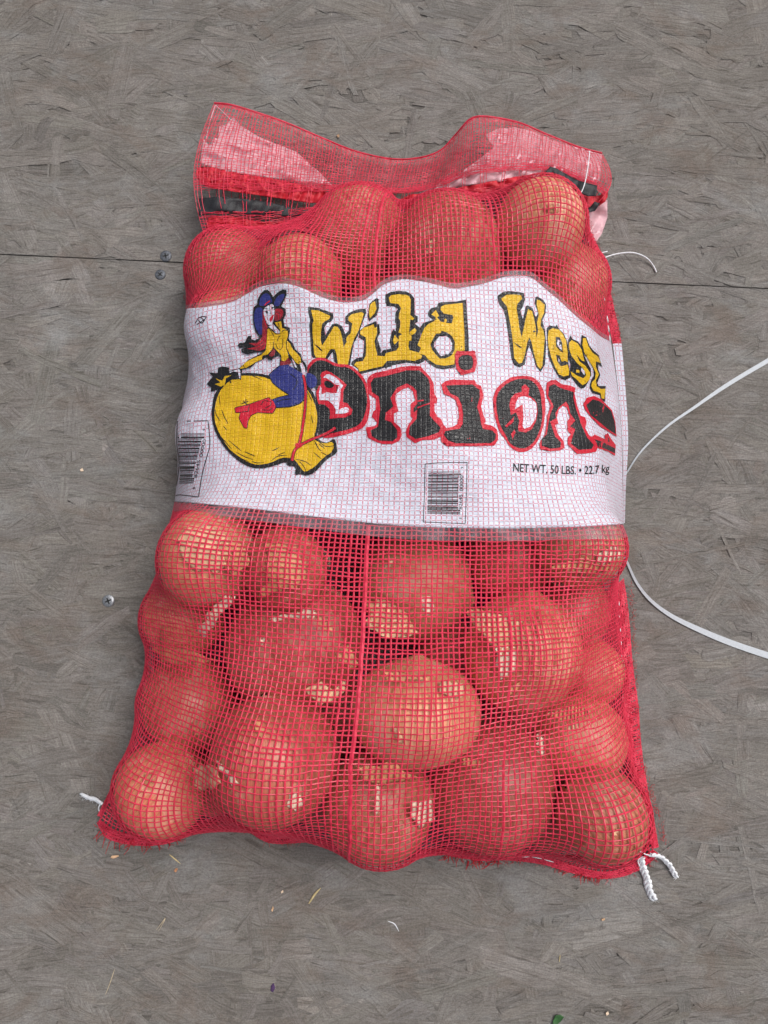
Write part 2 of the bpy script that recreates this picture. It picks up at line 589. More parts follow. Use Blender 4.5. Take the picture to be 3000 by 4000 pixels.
def board(name, side, label):
    # slab, in seam coordinates: s along the seam, t away from it
    L, D = 1.3, 1.3
    me_v = []
    t0, t1 = (GAP, D) if side > 0 else (-D, -GAP)
    for z in (-.011, -.0002):
        for s_, t_ in ((-L, t0), (L, t0), (L, t1), (-L, t1)):
            q = sa[:2] + sdir * (s_ + .4) + snor * t_
            me_v.append((q[0], q[1], z))
    F = [(0, 3, 2, 1), (4, 5, 6, 7), (0, 1, 5, 4), (1, 2, 6, 5), (2, 3, 7, 6), (3, 0, 4, 7)]
    V8 = np.array(me_v)
    me = mesh(name, V8, F, V8[:, :2])
    c = me.color_attributes.new('shade', 'FLOAT_COLOR', 'POINT')
    c.data.foreach_set('color', np.ones((8, 4)).ravel() * .7)
    o = link(name, me, OSB, None, False)
    tag(o, label, None, None, 'structure')
    # strands pressed into the face
    n = 8200 if side < 0 else 4200
    s0, s1 = -.15, 1.0
    d1 = .95 if side < 0 else .48
    V, F, UV, SH = [], [], [], []
    r = np.random.default_rng(11 if side > 0 else 12)
    k = 0
    # pale worn strands that stand out, traced: x, y, length, width, angle, shade
    pale = [(1310, 2008, 150, 62, .14, 1.32), (1480, 18, 190, 62, -.12, 1.16), (200, 962, 60, 34, -.5, 1.25), (130, 628, 50, 70, 1.2, 1.2), (1120, 2085, 170, 50, -.3, 1.18),
            (1580, 1125, 90, 30, -.4, 1.15), (260, 1270, 150, 30, .1, 1.12), (1300, 2140, 50, 30, .2, 1.15), (80, 1960, 190, 70, -.6, 1.1), (1000, 180, 200, 44, -.45, 1.08),
            (1560, 1090, 60, 24, .3, 1.16), (640, 2050, 60, 40, .1, 1.14), (560, 2120, 70, 40, -.1, 1.2), (95, 280, 60, 24, 1.1, .72), (120, 560, 24, 130, -.12, .74), (300, 1370, 90, 18, -.7, .7)]
    pale = [q for q in pale if side * np.dot(at(q[0], q[1], 0)[:2] - sa[:2], snor) > .004]
    for i in range(n + len(pale)):
        cs = r.uniform(s0, s1) - .02
        ct = side * r.uniform(-.01, d1)
        c0 = sa[:2] + sdir * cs + snor * ct
        Ls = r.uniform(.02, .10)
        Ws = r.uniform(.003, .026) * r.uniform(.5, 1)
        a = SANG + (r.normal(0, .30) if r.random() < .55 else r.normal(0, .85))
        if i >= n:
            q_ = pale[i - n]
            c0 = at(q_[0], q_[1], 0)[:2]
            Ls, Ws, a = q_[2] * K / FOC * H, q_[3] * K / FOC * H, q_[4]
        e = np.array((math.cos(a), math.sin(a)))
        m = np.array((-e[1], e[0]))
        bend = r.normal(0, .0008)
        ns = 6
        z0 = r.uniform(.0, .0009)
        zm = r.uniform(.00001, .00022)
        tx, ty = r.normal(0, .003), r.normal(0, .007)
        sh = np.clip(r.normal(.985, .068), .76, 1.24)
        if r.random() < .02: sh *= 1.16
        if r.random() < .04: sh *= .85
        if i >= n: sh, z0, tx, ty = pale[i - n][5], .00078 + .00004 * (i - n), 0, 0
        tint = np.array((1 + r.normal(0, .012), 1, 1 - r.normal(0, .014)))
        uo, vo = r.uniform(0, 40), r.uniform(0, 40)
        pa, pb = r.normal(0, .35), r.normal(0, .35)
        for j in range(ns + 1):
            t = j / ns - .5
            wl = Ws * .5 * (1 + r.normal(0, .13))
            wr = Ws * .5 * (1 + r.normal(0, .13))
            if j in (0, ns):
                wl *= r.uniform(.5, 1.0); wr *= r.uniform(.5, 1.0)
            for q, w in ((0, -wl), (1, wr)):
                sl_ = (pa if j == 0 else pb if j == ns else 0) * w
                s_ = t * Ls + sl_
                x = c0 + e * s_ + m * (w + bend * (1 - 4 * t * t))
                dd = np.dot(x - sa[:2], snor)
                lim = GAP + .0002
                if side * dd < lim:
                    x = x + snor * (side * lim - dd)
                V.append((x[0], x[1], max(zm, z0 + tx * s_ + ty * w)))
                UV.append((uo + s_, vo + w))
                SH.append((*(sh * tint), 1))
            if j:
                b = k + j * 2
                F.append((b - 2, b - 1, b + 1, b))
        k += 2 * (ns + 1)
    me = mesh('wood_strands', V, F, UV)
    c = me.color_attributes.new('shade', 'FLOAT_COLOR', 'POINT')
    c.data.foreach_set('color', np.array(SH).ravel())
    w = link('wood_strands', me, OSB, o, False)
    tag(w, 'grey weathered wood strands pressed into the board', None, None, 'stuff')
    return o


board('floor', -1, 'weathered grey strand board under the bag, near side of the seam')
board('floor', 1, 'weathered grey strand board above the seam, beyond the bag')
u = mesh('floor_underlay', [at(-600, 3000, -.02), at(2300, 3000, -.02), at(2300, -700, -.02), at(-600, -700, -.02)], [(0, 1, 2, 3)])
tag(link('floor_underlay', u, CORE, None, False), 'dark joist space showing as a thin line in the board seam', None, None, 'structure')


# ------------------------------------------------------------------ screws
def screw(px, py, r_px, mat, label, ang):
    c = at(px, py, .0012)
    r = r_px * K / FOC * H
    root = empty('screw', c)
    tag(root, label, 'screw', 'screws in the floor')
    mb = MB()
    rings = [(0.0, .0009), (.55, .0008), (.85, .0004), (1.0, -.0003), (1.0, -.0015)]
    n = 28
    V = []
    for q, z in rings:
        for i in range(n):
            a = i / n * 2 * math.pi
            V.append((c[0] + q * r * math.cos(a), c[1] + q * r * math.sin(a), c[2] + z))
    F = []
    for j in range(len(rings) - 1):
        for i in range(n):
            F.append((j * n + i, j * n + (i + 1) % n, (j + 1) * n + (i + 1) % n, (j + 1) * n + i))
    link('screw_head', mesh('screw_head', V, F), mat, root)
    # cross recess with sloping arms
    V, F = [], []
    k = 0
    for q in range(4):
        a = ang + q * math.pi / 2
        e = np.array((math.cos(a), math.sin(a), 0)); m = np.array((-e[1], e[0], 0))
        w = r * .13
        top = c + np.array((0, 0, .00105))
        pts = [top + m * w, top - m * w, top + e * r * .52 - m * w * .8, top + e * r * .52 + m * w * .8]
        lo = [p - np.array((0, 0, .0016)) for p in pts]
        V += pts + lo
        F += [(k, k + 1, k + 2, k + 3), (k, k + 4, k + 5, k + 1), (k + 1, k + 5, k + 6, k + 2), (k + 2, k + 6, k + 7, k + 3), (k + 3, k + 7, k + 4, k)]
        k += 8
    link('cross_recess', mesh('cross_recess', V, F), PIT, root, False)


screw(234, 1298, 13.5, ZINC, 'bright zinc cross-head screw in the board left of the bag', .4)
screw(358, 553, 13, RUSTY, 'dull grey screw sunk right on the seam between the boards', .2)
screw(346, 593, 12, RUSTY, 'dark weathered screw just below the board seam', .9)

# ------------------------------------------------------------------ onions
# traced centre x, y, radius, height guess, length/width, axis angle (deg, 0 = right, 90 = up), axis lift, skin, label
ONIONS = [
    # below the printed label
    (452, 1205, 106, .070, .92, -20, .25, ON_C, 'pale onion at the left, directly below the lower edge of the white label'),
    (618, 1228, 90, .086, .95, 200, .2, ON_B, 'half-hidden onion left of centre under the label edge, broad russet peel across it'),
    (897, 1262, 120, .092, .98, -18, .15, ON_C, 'pale onion below the middle barcode with a small cream flake on it'),
    (398, 1335, 88, .056, .95, -15, .1, ON_A, 'onion at the left bulge of the bag with a long cream peel strip crossing it'),
    (640, 1395, 142, .078, .92, -50, .35, ON_B, 'large dark brown onion left of centre with a short white strip on top'),
    (1128, 1408, 120, .088, 1.0, 80, .2, ON_A, 'onion right of centre with papery skin lifting at its upper left and grey roots below'),
    (410, 1520, 98, .058, .95, 75, .3, ON_A, 'copper onion at the left edge, halfway down the lower net'),
    (898, 1540, 132, .092, .80, 88, .1, ON_C, 'broad golden onion in the very middle of the lower net'),
    (588, 1640, 130, .082, .98, 95, .25, ON_B, 'tall reddish onion below the large dark one, left of centre'),
    (1270, 1452, 72, .050, .95, 200, .1, ON_A, 'small onion squeezed against the right side seam, halfway down the lower net'),
    (1248, 1598, 96, .066, 1.0, 205, .2, ON_A, 'onion along the right side seam, above the bottom right corner one'),
    (1062, 1695, 126, .086, 1.02, -75, .1, ON_B, 'onion right of centre near the bottom, its greenish root end upward'),
    (352, 1704, 93, .054, .95, 50, .2, ON_A, 'onion filling the bottom left corner of the bag'),
    (820, 1738, 114, .074, .95, 60, .15, ON_A, 'onion bulging over the bottom edge in the middle, pale straw on it'),
    (1300, 1760, 90, .054, 1.0, 140, .2, ON_A, 'onion filling the bottom right corner of the bag by the white cord tails'),
    (1250, 1180, 90, .058, .95, 60, .1, ON_C, 'onion at the right, directly below the lower edge of the white label'),
    (1100, 1205, 92, .056, .95, 10, .1, ON_B, 'shaded onion right of the middle barcode, sunk below the label edge'),
    (462, 1690, 66, .046, .95, 120, .3, ON_B, 'small onion tucked between the bottom left corner and the tall reddish one'),
    (1190, 1760, 72, .046, .95, 250, .2, ON_B, 'small shaded onion tucked left of the bottom right corner one'),
    (1228, 1325, 86, .058, .95, 140, .2, ON_B, 'shaded onion behind the papery one, near the right seam'),
    (700, 1700, 80, .050, .95, 200, .2, ON_B, 'shaded onion between the tall reddish one and the bottom middle one'),
    # above the printed label
    (502, 598, 98, .060, .95, 30, .2, ON_A, 'onion at the top left shoulder of the bag beside the white stitching'),
    (648, 602, 94, .064, .95, 10, .2, ON_A, 'onion between the top left shoulder and the label, above the cowgirl hat'),
    (775, 514, 106, .062, .95, -60, .3, ON_A, 'onion at the top of the bag left of centre, tan fleck above it'),
    (962, 550, 126, .068, .95, -100, .3, ON_A, 'broad pale onion at the top centre, just above the label'),
    (1166, 486, 96, .062, .98, -110, .3, ON_C, 'golden onion standing highest at the top right of the bag'),
    (1218, 624, 94, .062, .95, -30, .2, ON_A, 'onion at the right shoulder where the label edge slopes down'),
    (1085, 585, 64, .048, .95, -30, .2, ON_B, 'shaded onion in the dark gap between the top centre and top right ones'),
    # pressing up under the label
    (500, 715, 92, .060, .95, 30, .2, ON_A, 'onion bulging under the label top left corner, above the notch'),
    (700, 765, 112, .080, .95, 30, .2, ON_B, 'onion bulging under the label behind the first yellow capital'),
    (930, 735, 122, .086, .95, 30, .2, ON_A, 'onion bulging under the label behind the middle yellow letters'),
    (1165, 760, 118, .078, .95, 30, .2, ON_B, 'onion bulging under the label behind the second yellow capital'),
    (498, 950, 108, .066, .95, 30, .2, ON_B, 'onion bulging under the label behind the printed yellow bulb'),
    (715, 985, 120, .082, .95, 30, .2, ON_A, 'onion bulging under the label behind the big black capital'),
    (950, 985, 122, .088, .95, 30, .2, ON_B, 'onion bulging under the label above the middle barcode'),
    (1175, 985, 118, .080, .95, 30, .2, ON_A, 'onion bulging under the label behind the net weight line'),
    (1258, 890, 68, .050, .95, 30, .2, ON_B, 'onion bulging under the label at its right edge'),
]
FILL = [(520, 1300), (1010, 1370), (500, 1560), (960, 1640), (1160, 1560), (740, 1500), (600, 1080), (850, 1120), (1090, 1090), (870, 640)]
NV = len(ONIONS)
opx = np.array([[o[0], o[1]] for o in ONIONS] + [list(f) for f in FILL], float)
orp = np.array([o[2] * (1.05 if 3 < k < 17 else 1.02) for k, o in enumerate(ONIONS)] + [80] * len(FILL), float)
oz = np.array([o[3] for o in ONIONS] + [.038] * len(FILL), float)
osq = np.array([o[4] for o in ONIONS] + [.95] * len(FILL), float)
NO = len(opx)


def orad(z):
    return orp * K / FOC * (H - z)


pos = at(opx[:, 0], opx[:, 1], oz)
for it in range(220):
    R = orad(pos[:, 2])
    D = pos[:, None] - pos[None]
    dist = np.linalg.norm(D, axis=2) + np.eye(NO)
    ov = np.clip((R[:, None] + R[None]) * .905 - dist, 0, None) * (1 - np.eye(NO))
    w = np.where(np.arange(NO) < NV, .35, 1.0)
    wt = w[:, None] / (w[:, None] + w[None])
    N = D / dist[..., None]
    N[..., 2] *= 1.35
    pos = pos + .35 * np.sum(N * (ov * wt)[..., None], 1)
    back = at(opx[:, 0], opx[:, 1], pos[:, 2])
    k = np.where(np.arange(NO) < NV, .55, .0)[:, None]
    pos = pos * (1 - k) + back * k
    pos[:, 2] = np.maximum(pos[:, 2] - .0003, R * .95)
    pos[:, 2] = np.minimum(pos[:, 2], .125)
ORAD = orad(pos[:, 2])
OAX = []
for i in range(NO):
    if i < NV:
        a, e = math.radians(ONIONS[i][5]), ONIONS[i][6]
    else:
        a, e = random.uniform(0, 6.28), random.uniform(-.3, .5)
    v = np.array((math.cos(a), math.sin(a), e))
    OAX.append(v / np.linalg.norm(v))
OAX = np.array(OAX)


def frame(ax):
    z = Vector(ax)
    q = z.to_track_quat('Z', 'Y')
    return q


def bulb_mesh(seed, sq):
    """unit onion: widest radius 1, neck at +Z, root plate at -Z"""
    r = np.random.default_rng(seed)
    n, m = 40, 26
    ph = np.linspace(0, math.pi, m)
    ecc = r.normal(0, .013, 3)
    V = []
    for p in ph:
        z = math.cos(p) * sq
        rad = math.sin(p) ** .92
        if p < .55:                      # shoulders draw up into the neck
            t = 1 - p / .55
            z += .09 * t * t
            rad = max(rad * (1 - .25 * t), .06)
        if p > 2.85:
            z += .05 * (p - 2.85) / .29
        for k in range(n):
            a = k / n * 2 * math.pi
            w = 1 + ecc[0] * math.cos(a) + ecc[1] * math.cos(2 * a + 1) + .006 * math.cos(9 * a + seed) + ecc[2] * math.sin(3 * a)
            V.append((rad * w * math.cos(a), rad * w * math.sin(a), z))
    F = []
    for j in range(m - 1):
        for k in range(n):
            F.append((j * n + k, j * n + (k + 1) % n, (j + 1) * n + (k + 1) % n, (j + 1) * n + k))
    return np.array(V), F


def place(o, c, q):
    o.location = c
    o.rotation_mode = 'QUATERNION'
    o.rotation_quaternion = q


ONION_ROOT = []
for i in range(NO):
    c, r, q = pos[i], ORAD[i], frame(OAX[i])
    root = empty('onion', (c[0], c[1], c[2] - r))
    ONION_ROOT.append(root)
    if i < NV:
        tag(root, ONIONS[i][8], 'onion', 'onions in the bag')
        mat = ONIONS[i][7]
    else:
        tag(root, 'onion buried in the lower layer, glimpsed dark between those pressing on the net', 'onion', 'buried onions in the bag')
        mat = ON_B
    V, F = bulb_mesh(i, osq[i])
    o = link('bulb', mesh('bulb', V * r, F), mat, root)
    place(o, c, q)
    # dry neck: twisted ragged tips
    mb = MB()
    rr = np.random.default_rng(100 + i)
    if i < NV:
        for k in range(7):
            a = k / 7 * 6.28 + rr.uniform(-.3, .3)
            L = r * rr.uniform(.02, .09)
            t = np.linspace(0, 1, 6)
            base = np.array((math.cos(a), math.sin(a), 0)) * r * .055
            out = np.array((math.cos(a + .8), math.sin(a + .8), 0)) * r * rr.uniform(-.02, .12)
            P = base[None] * (1 - t[:, None] * .6) + out[None] * (t[:, None] ** 2) + np.array((0, 0, 1.0))[None] * (r * (osq[i] + .02) + L * t)[:, None]
            mb.tube(P, r * .045 * (1 - t) ** .7 + .0002, 4, flat=.5)
        o = mb.build('neck', PEEL, root)
        place(o, c, q)
        mb = MB()
        for k in range(44):
            a = rr.uniform(0, 6.28)
            b = rr.uniform(.0, .11) * r
            L = r * rr.uniform(.10, .38)
            t = np.linspace(0, 1, 6)
            d = np.array((math.cos(a), math.sin(a), 0))
            side = np.array((math.cos(a + 1.5), math.sin(a + 1.5), 0)) * rr.normal(0, .35)
            P = d[None] * (b + L * .95 * t ** 1.3)[:, None] + side[None] * (L * t ** 2)[:, None]
            P[:, 2] = -r * (osq[i] - .03) * np.cos(np.minimum(np.hypot(P[:, 0], P[:, 1]) / r * .96, 1.4)) - .0015 - .003 * np.sin(t * 3 + a)
            mb.tube(P, .00036 * (1.2 - t), 3, cap=False)
        o = mb.build('roots', ROOT, root)
        place(o, c, q)

# loose papery skin lying on particular onions: outline traced, laid on the bulb behind it
def on_bulb(i, px, py, lift):
    d = ray(px, py)
    d = d / np.linalg.norm(d, axis=-1, keepdims=True)
    oc = CAM - pos[i]
    b = d @ oc
    R = ORAD[i] + lift
    disc = np.clip(b * b - (oc @ oc - R * R), 1e-9, None)
    return CAM + d * (-b - np.sqrt(disc))[..., None]


PEELS = []


def peel(i, outline, mat, lift=.0012, curl=.0):
    PEELS.append((i, outline, mat, curl))


def strip(p0, p1, w0, w1, jag=2.5, seed=0):
    r = np.random.default_rng(seed)
    p0, p1 = np.array(p0, float), np.array(p1, float)
    d = (p1 - p0) / np.linalg.norm(p1 - p0)
    n = np.array((-d[1], d[0]))
    A, B = [], []
    for t in np.linspace(0, 1, 9):
        c = p0 + (p1 - p0) * t
        w = (w0 + (w1 - w0) * t) / 2
        A.append(c + n * (w + r.uniform(-jag, jag)))
        B.append(c - n * (w + r.uniform(-jag, jag)))
    return np.array(A + B[::-1])


peel(1, [(572, 1170), (606, 1172), (660, 1215), (668, 1232), (655, 1262), (600, 1280), (562, 1284), (578, 1240)], PEEL_R, .002, .002)
peel(3, strip((497, 1285), (430, 1372), 22, 26, 4, 1), PEEL_W, .004)
peel(4, strip((583, 1338), (680, 1324), 8, 16, 3, 2), PEEL_W, .002)
peel(4, strip((562, 1388), (576, 1384), 12, 12, 2, 3), PEEL_W, .0015)
peel(2, [(905, 1290), (938, 1286), (936, 1322), (925, 1330), (912, 1322), (915, 1305)], PEEL_W, .0015)
peel(2, [(795, 1300), (835, 1290), (885, 1340), (900, 1370), (850, 1372), (800, 1350)], PEEL_R, .0015)
peel(5, [(1018, 1322), (1060, 1320), (1130, 1340), (1110, 1375), (1060, 1395), (1040, 1360)], PEEL, .002, .002)
peel(5, [(1075, 1395), (1120, 1400), (1118, 1450), (1085, 1470), (1070, 1430)], PEEL_W, .0012)
peel(0, [(395, 1140), (455, 1135), (500, 1180), (480, 1230), (420, 1235), (385, 1190)], PEEL, .0010)
peel(0, strip((505, 1180), (530, 1225), 14, 6, 4, 8), PEEL_R, .003)
peel(4, strip((740, 1405), (770, 1440), 36, 18, 4, 4), PEEL_R, .003, .002)
peel(4, [(660, 1490), (690, 1475), (720, 1492), (742, 1470), (752, 1492), (720, 1512), (690, 1525)], PEEL, .004, .004)
peel(8, strip((465, 1645), (508, 1695), 8, 12, 2, 5), PEEL_W, .0015)
peel(20, [(622, 1722), (640, 1712), (655, 1735), (640, 1755), (620, 1745)], PEEL_W, .020)
peel(13, strip((818, 1700), (812, 1760), 9, 12, 3, 6), PEEL_W, .0015)
peel(13, [(890, 1735), (930, 1730), (940, 1770), (905, 1790), (885, 1765)], PEEL_W, .0012)
peel(11, strip((1165, 1585), (1172, 1630), 10, 14, 3, 7), PEEL_W, .003)
peel(17, [(425, 1650), (470, 1655), (475, 1700), (430, 1712), (415, 1685)], PEEL, .004)
peel(7, [(955, 1470), (1010, 1478), (1000, 1510), (950, 1500)], PEEL, .0012)
peel(15, [(1290, 1195), (1335, 1175), (1345, 1205), (1300, 1222)], PEEL_W, .002)
peel(7, strip((830, 1462), (930, 1468), 20, 10, 3, 9), PEEL_R, .0012)

peel(5, [(1005, 1322), (1060, 1318), (1130, 1345), (1140, 1395), (1085, 1420), (1045, 1375)], PEEL_R)
peel(2, [(815, 1295), (870, 1332), (905, 1372), (842, 1384), (792, 1350)], PEEL)
peel(0, [(470, 1165), (525, 1172), (540, 1215), (505, 1250), (478, 1225)], PEEL_R)
peel(6, [(320, 1400), (400, 1398), (470, 1425), (430, 1440), (350, 1432)], PEEL_R)
peel(10, [(1185, 1545), (1240, 1525), (1290, 1540), (1230, 1560)], PEEL_R)
peel(13, [(770, 1660), (850, 1650), (900, 1680), (850, 1695), (790, 1690)], PEEL_R)
peel(15, [(1190, 1225), (1260, 1205), (1330, 1225), (1270, 1245)], PEEL_R)

# small torn flakes caught between bulb and net
fr = np.random.default_rng(77)
for i, px, py, a_, b_, m_ in ((2, 845, 1215, 14, 6, PEEL), (3, 350, 1370, 20, 8, PEEL_R), (4, 700, 1350, 24, 9, PEEL_R), (6, 420, 1575, 16, 7, PEEL_R), (7, 860, 1590, 22, 7, PEEL),
                            (8, 560, 1575, 24, 9, PEEL_R), (10, 1240, 1570, 16, 7, PEEL), (11, 1020, 1650, 22, 8, PEEL_R), (12, 320, 1690, 20, 8, PEEL_R), (14, 1330, 1800, 12, 5, PEEL),
                            (5, 1110, 1490, 18, 7, PEEL_R), (24, 930, 530, 20, 7, PEEL), (25, 1190, 450, 16, 7, PEEL_R)):
    th = np.linspace(0, 2 * np.pi, 14, endpoint=False)
    rot = fr.uniform(0, 3.14)
    x_, y_ = a_ * np.cos(th), b_ * np.sin(th)
    peel(i, np.stack((px + x_ * np.cos(rot) - y_ * np.sin(rot), py + x_ * np.sin(rot) + y_ * np.cos(rot)), -1), m_, .0010, .0008)

# ------------------------------------------------------------------ the net sack: drape a taut sheet over the onions
NU, NVV = 128, 184
TOP = [(444, 508, .022), (520, 498, .032), (600, 491, .040), (690, 468, .048), (760, 440, .055), (880, 450, .052), (960, 452, .05),
       (1050, 432, .05), (1130, 412, .05), (1205, 408, .045), (1252, 472, .030)]
BOT = [(216, 1772, .008), (250, 1795, .006), (300, 1806, .006), (350, 1803, .006), (400, 1785, .006), (450, 1768, .008), (490, 1758, .010), (530, 1776, .008),
       (580, 1803, .006), (650, 1803, .006), (720, 1818, .008), (820, 1840, .010), (900, 1836, .008), (960, 1832, .006), (1030, 1842, .006), (1100, 1842, .008),
       (1170, 1850, .010), (1250, 1874, .006), (1310, 1884, .006), (1365, 1868, .006), (1410, 1836, .008)]
LEFT = [(444, 508, .022), (415, 560, .022), (405, 620, .022), (404, 690, .022), (425, 780, .022), (405, 830, .022), (392, 900, .022), (386, 1000, .022), (378, 1085, .022),
        (362, 1150, .020), (345, 1230, .020), (318, 1290, .018), (322, 1370, .018), (318, 1450, .018), (314, 1540, .018), (325, 1610, .016), (285, 1655, .012),
        (250, 1700, .010), (216, 1772, .008)]
RIGHT = [(1252, 472, .030), (1275, 540, .034), (1296, 620, .036), (1312, 700, .036), (1322, 760, .036), (1334, 850, .034), (1342, 950, .030), (1344, 1050, .026), (1346, 1150, .024),
         (1342, 1210, .024), (1334, 1270, .024), (1340, 1330, .024), (1342, 1430, .022), (1346, 1520, .022), (1346, 1580, .022), (1356, 1640, .020), (1374, 1700, .018),
         (1396, 1770, .012), (1410, 1836, .008)]


def edge(pts, n):
    q = smooth_path(pts, n)
    return at(q[:, 0], q[:, 1], q[:, 2])


def grid_eval(G, U, V):
    """Catmull-Rom on the draped grid; U, V in cells"""
    def wts(t):
        return np.stack((-.5 * t + t * t - .5 * t ** 3, 1 - 2.5 * t * t + 1.5 * t ** 3, .5 * t + 2 * t * t - 1.5 * t ** 3, -.5 * t * t + .5 * t ** 3), -1)
    nv, nu = G.shape[:2]
    iu = np.clip(np.floor(U).astype(int), 0, nu - 2)
    iv = np.clip(np.floor(V).astype(int), 0, nv - 2)
    wu, wv = wts(U - iu), wts(V - iv)
    out = 0
    for a in range(4):
        for b in range(4):
            out = out + G[np.clip(iv + a - 1, 0, nv - 1), np.clip(iu + b - 1, 0, nu - 1)] * (wv[..., a] * wu[..., b])[..., None]
    return out




def coons(nu, nv):
    eT, eB = edge(TOP, nu + 1), edge(BOT, nu + 1)
    eL, eR = edge(LEFT, nv + 1), edge(RIGHT, nv + 1)
    uu = np.linspace(0, 1, nu + 1)[None, :, None]
    vv = np.linspace(0, 1, nv + 1)[:, None, None]
    return ((1 - vv) * eT[None] + vv * eB[None] + (1 - uu) * eL[:, None] + uu * eR[:, None]
            - (1 - uu) * (1 - vv) * eT[0] - uu * (1 - vv) * eT[-1] - (1 - uu) * vv * eB[0] - uu * vv * eB[-1])


CR = ORAD + .0034


def settle(G, its, grav, even=0.0):
    for it in range(its):
        if even:                         # equal meshes along every row and column, as in woven net
            C = np.zeros_like(G)
            d = G[:, 1:] - G[:, :-1]
            ln = np.linalg.norm(d, axis=2)
            k = (ln - ln.mean(1, keepdims=True)) / ln
            k = np.where(k > 0, k, k * .6)[..., None] * d * .25 * even
            C[:, :-1] += k
            C[:, 1:] -= k
            d = G[1:] - G[:-1]
            ln = np.linalg.norm(d, axis=2)
            k = (ln - ln.mean(0, keepdims=True)) / ln
            k = np.where(k > 0, k, k * .6)[..., None] * d * .25 * even
            C[:-1] += k
            C[1:] -= k
            G[1:-1, 1:-1] += C[1:-1, 1:-1]
        A = .25 * (G[:-2, 1:-1] + G[2:, 1:-1] + G[1:-1, :-2] + G[1:-1, 2:])
        I = G[1:-1, 1:-1] + (.25 if even else .9) * (A - G[1:-1, 1:-1])
        I[..., 2] -= grav
        for i in range(NV):
            x0, x1 = pos[i, 0] - CR[i] * 1.02, pos[i, 0] + CR[i] * 1.02
            y0, y1 = pos[i, 1] - CR[i] * 1.02, pos[i, 1] + CR[i] * 1.02
            sel = np.nonzero((I[..., 0] > x0) & (I[..., 0] < x1) & (I[..., 1] > y0) & (I[..., 1] < y1))
            if len(sel[0]) == 0: continue
            dv = I[sel] - pos[i]
            al = dv @ OAX[i]
            q2 = (dv ** 2).sum(-1) + (1 / osq[i] ** 2 - 1) * al ** 2
            hit = q2 < CR[i] ** 2
            und = hit & (dv[:, 2] < 0) & (np.hypot(dv[:, 0], dv[:, 1]) < CR[i] * .72)
            if und.any():                # never let the sheet slip under a bulb
                dv[und, 2] = CR[i] * .3
                al = dv @ OAX[i]
                q2 = (dv ** 2).sum(-1) + (1 / osq[i] ** 2 - 1) * al ** 2
            if hit.any():
                s = np.maximum(CR[i] / np.sqrt(q2[hit] + 1e-12), 1.0)
                I[sel[0][hit], sel[1][hit]] = pos[i] + dv[hit] * (1 + (s - 1) * .85)[:, None]
        I[..., 2] = np.maximum(I[..., 2], .004)
        G[1:-1, 1:-1] = I
    return G


G = coons(NU // 4, NVV // 4)
for i in range(NV):                      # start on top of the heap
    d2 = ((G[..., 0] - pos[i, 0]) ** 2 + (G[..., 1] - pos[i, 1]) ** 2) / CR[i] ** 2
    top = pos[i, 2] + CR[i] * np.sqrt(np.clip(1 - d2, 0, None))
    G[1:-1, 1:-1, 2] = np.where(d2 < 1, np.maximum(G[..., 2], top), G[..., 2])[1:-1, 1:-1]
G = settle(G, 600, 4e-5)
for lev in (2, 1):
    nu, nv = NU // lev, NVV // lev
    U_, V_ = np.meshgrid(np.arange(nu + 1) / 2.0, np.arange(nv + 1) / 2.0)
    G2 = grid_eval(G, U_, V_)
    C2 = coons(nu, nv)
    for sl_ in ((0, slice(None)), (-1, slice(None)), (slice(None), 0), (slice(None), -1)):
        G2[sl_] = C2[sl_]
    G = settle(G2, 150 if lev == 2 else 30, 1e-5 if lev == 2 else 3e-6)
    G = settle(G, 160 if lev == 2 else 110, 4e-6 if lev == 2 else 1e-6, 1.0)
eT, eB = edge(TOP, NU + 1), edge(BOT, NU + 1)
eL, eR = edge(LEFT, NVV + 1), edge(RIGHT, NVV + 1)
uu = np.linspace(0, 1, NU + 1)[None, :, None]
vv = np.linspace(0, 1, NVV + 1)[:, None, None]
BAGC = coons(NU, NVV)


def normals(G):
    du = np.gradient(G, axis=1)
    dv = np.gradient(G, axis=0)
    n = np.cross(dv, du)
    return n / (np.linalg.norm(n, axis=2)[..., None] + 1e-12)


PX = proj(G)
# where the label begins and ends along every upright thread
LT = np.array([(380, 668), (395, 668), (440, 665), (500, 655), (560, 620), (610, 610), (650, 620), (700, 645), (740, 655), (790, 650), (830, 612), (870, 602), (920, 610),
               (980, 625), (1040, 615), (1090, 597), (1150, 597), (1170, 620), (1200, 642), (1250, 690), (1300, 730), (1340, 748)], float)
LB = np.array([(360, 1082), (450, 1090), (560, 1101), (640, 1112), (760, 1126), (850, 1135), (950, 1140), (1100, 1142), (1250, 1138), (1360, 1132)], float)


def cross_v(curve):
    out = np.zeros(NU + 1)
    for j in range(NU + 1):
        d = PX[:, j, 1] - np.interp(PX[:, j, 0], curve[:, 0], curve[:, 1])
        k = np.nonzero((d[:-1] < 0) & (d[1:] >= 0))[0]
        k = k[0] if len(k) else 48
        out[j] = k + (-d[k]) / (d[k + 1] - d[k] + 1e-9)
    s = out.copy()
    for _ in range(2):
        s[1:-1] = .25 * s[:-2] + .5 * s[1:-1] + .25 * s[2:]
    return s


v0, v1 = cross_v(LT), cross_v(LB)

# the film bridges the hollows: lift the sheet towards its smoothed upper envelope inside the band
def blur(z, k):
    for _ in range(k):
        q = np.pad(z, 1, 'edge')
        z = .25 * z + .125 * (q[:-2, 1:-1] + q[2:, 1:-1] + q[1:-1, :-2] + q[1:-1, 2:]) + .0625 * (q[:-2, :-2] + q[:-2, 2:] + q[2:, :-2] + q[2:, 2:])
    return z


